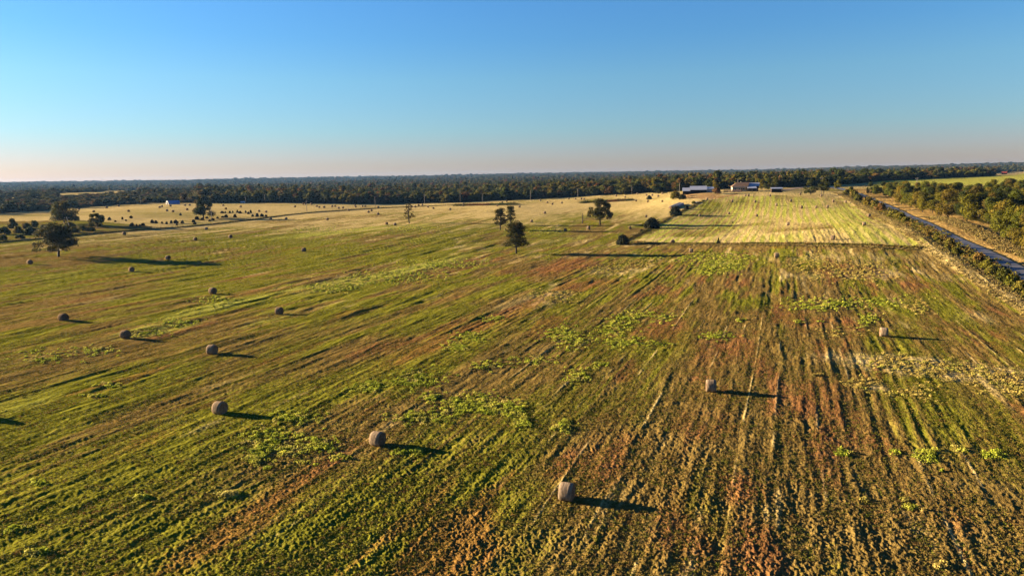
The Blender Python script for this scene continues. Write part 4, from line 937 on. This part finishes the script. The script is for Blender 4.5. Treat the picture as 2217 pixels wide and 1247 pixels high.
# blue barn far left
o, k, p = building('blue_barn', 362, 443, 'small barn with bright blue metal roof and white rounded gable at the wood edge', 'barn', R(50))
def gambrel(wd, ht):
    return [(-wd / 2, 0), (-wd / 2, ht * .45), (-wd * .36, ht * .78), (-wd * .16, ht * .96), (0, ht), (wd * .16, ht * .96), (wd * .36, ht * .78), (wd / 2, ht * .45), (wd / 2, 0)]
pr = gambrel(4.0, 3.0); Lb = 9.0; b = MB()
# local +X is the long side; gable faces -X
V = [(0, y, z) for y, z in pr] + [(.15, y, z) for y, z in pr]; nn_ = len(pr)
link('gable', MB().add(V, [tuple(range(nn_))[::-1], tuple(range(nn_, 2 * nn_))] + [(i, i + 1, nn_ + i + 1, nn_ + i) for i in range(nn_ - 1)]).mesh('gable', M['white']), o)
V = [(.1, y * 1.03, z * 1.02) for y, z in pr] + [(Lb, y * 1.03, z * 1.02) for y, z in pr]
link('roof', MB().add(V, [(i, i + 1, nn_ + i + 1, nn_ + i) for i in range(nn_ - 1)] + [tuple(range(nn_, 2 * nn_))]).mesh('roof', M['roof_blue']), o)
link('door', MB().box((-.05, 0, 1.1), (.08, 2.0, 2.2)).mesh('door', M['painted_inside']), o)
# far camper, red house, small white shed
def small_house(px, py, wpx, hpx, wm, rm, name, label, cat, rz=0.0):
    o, k, p = building(name, px, py, label, cat, rz); w2, h2_ = wpx * k, hpx * k
    link('wall', MB().box((0, 0, h2_ * .3), (w2, w2 * .6, h2_ * .6)).mesh('wall', M[wm]), o)
    e = h2_ * .6; x = w2 * .54; y = w2 * .36
    link('roof', MB().add([(-x, -y, e), (x, -y, e), (x, y, e), (-x, y, e), (-x, 0, h2_), (x, 0, h2_)], [(0, 1, 5, 4), (2, 3, 4, 5), (0, 4, 3), (1, 2, 5), (3, 2, 1, 0)]).mesh('roof', M[rm]), o)
    link('window', MB().box((-w2 * .2, -w2 * .3 - .03, e * .55), (w2 * .16, .06, e * .35)).mesh('window', M['glass']), o)
    link('door', MB().box((w2 * .18, -w2 * .3 - .03, e * .4), (w2 * .11, .06, e * .75)).mesh('door', M['painted_inside']), o)
small_house(526, 440, 9, 4.5, 'white', 'white', 'white_shed', 'tiny white shed at the wood edge beyond the left pasture', 'shed', R(10))
small_house(1709, 402.5, 5, 3.5, 'white', 'white', 'white_shed', 'tiny white shed before the trees right of the farm', 'shed', R(-10))
small_house(2174, 378, 9, 6, 'redwall', 'redwall', 'red_house', 'small red-roofed house among far trees at the right horizon', 'house', R(-20))
# long pale feed trough at the end of the middle fence
A_, B_ = at(1506, 441), at(1522, 432.5); dv = (B_ - A_)[:2]; Ln = float(np.hypot(*dv)); ang = math.atan2(dv[1], dv[0]); o = empty('feed_trough', A_, ang)
link('trough', MB().box((Ln / 2, 0, .45), (Ln, 1.0, .08)).box((Ln / 2, -.54, .6), (Ln, .08, .5)).box((Ln / 2, .54, .6), (Ln, .08, .5)).mesh('trough', M['white']), o)
for t in (.1, .35, .65, .9): link('leg', MB().box((Ln * t, 0, .2), (.12, .9, .42)).mesh('leg', M['post']), o)
tag(o, 'long pale feed trough lying beside the end of the middle fence', 'feed trough')
# radio mast on the far left skyline
o = empty('radio_mast', T(222, 398)); k = mpp(o.location)
link('mast', MB().tube([(0, 0, 0), (0, 0, 10 * k)], [k * .5, k * .25], 4).mesh('mast', M['wood']), o); link('antenna', MB().tube([(0, 0, 10 * k), (0, 0, 14 * k)], [k * .2, k * .1], 4).mesh('antenna', M['wood']), o)
tag(o, 'thin mast standing above the far wooded skyline on the left', 'mast')

# ------------------------------------------------------------------ air
b = MB().box((0, 0, 16), (13400, 13400, 112))
hm = bpy.data.materials.new('haze'); hm.use_nodes = True; hn = hm.node_tree; hn.nodes.remove(hn.nodes['Principled BSDF'])
vo = hn.nodes.new('ShaderNodeVolumePrincipled'); vo.inputs['Color'].default_value = (.14, .30, .60, 1); vo.inputs['Density'].default_value = 0.000036; vo.inputs['Anisotropy'].default_value = 0.2
hn.links.new(vo.outputs[0], hn.nodes['Material Output'].inputs['Volume'])
tag(link('haze', b.mesh('haze', hm)), 'thin blue haze in the air over the far woods', 'haze', kind='stuff')
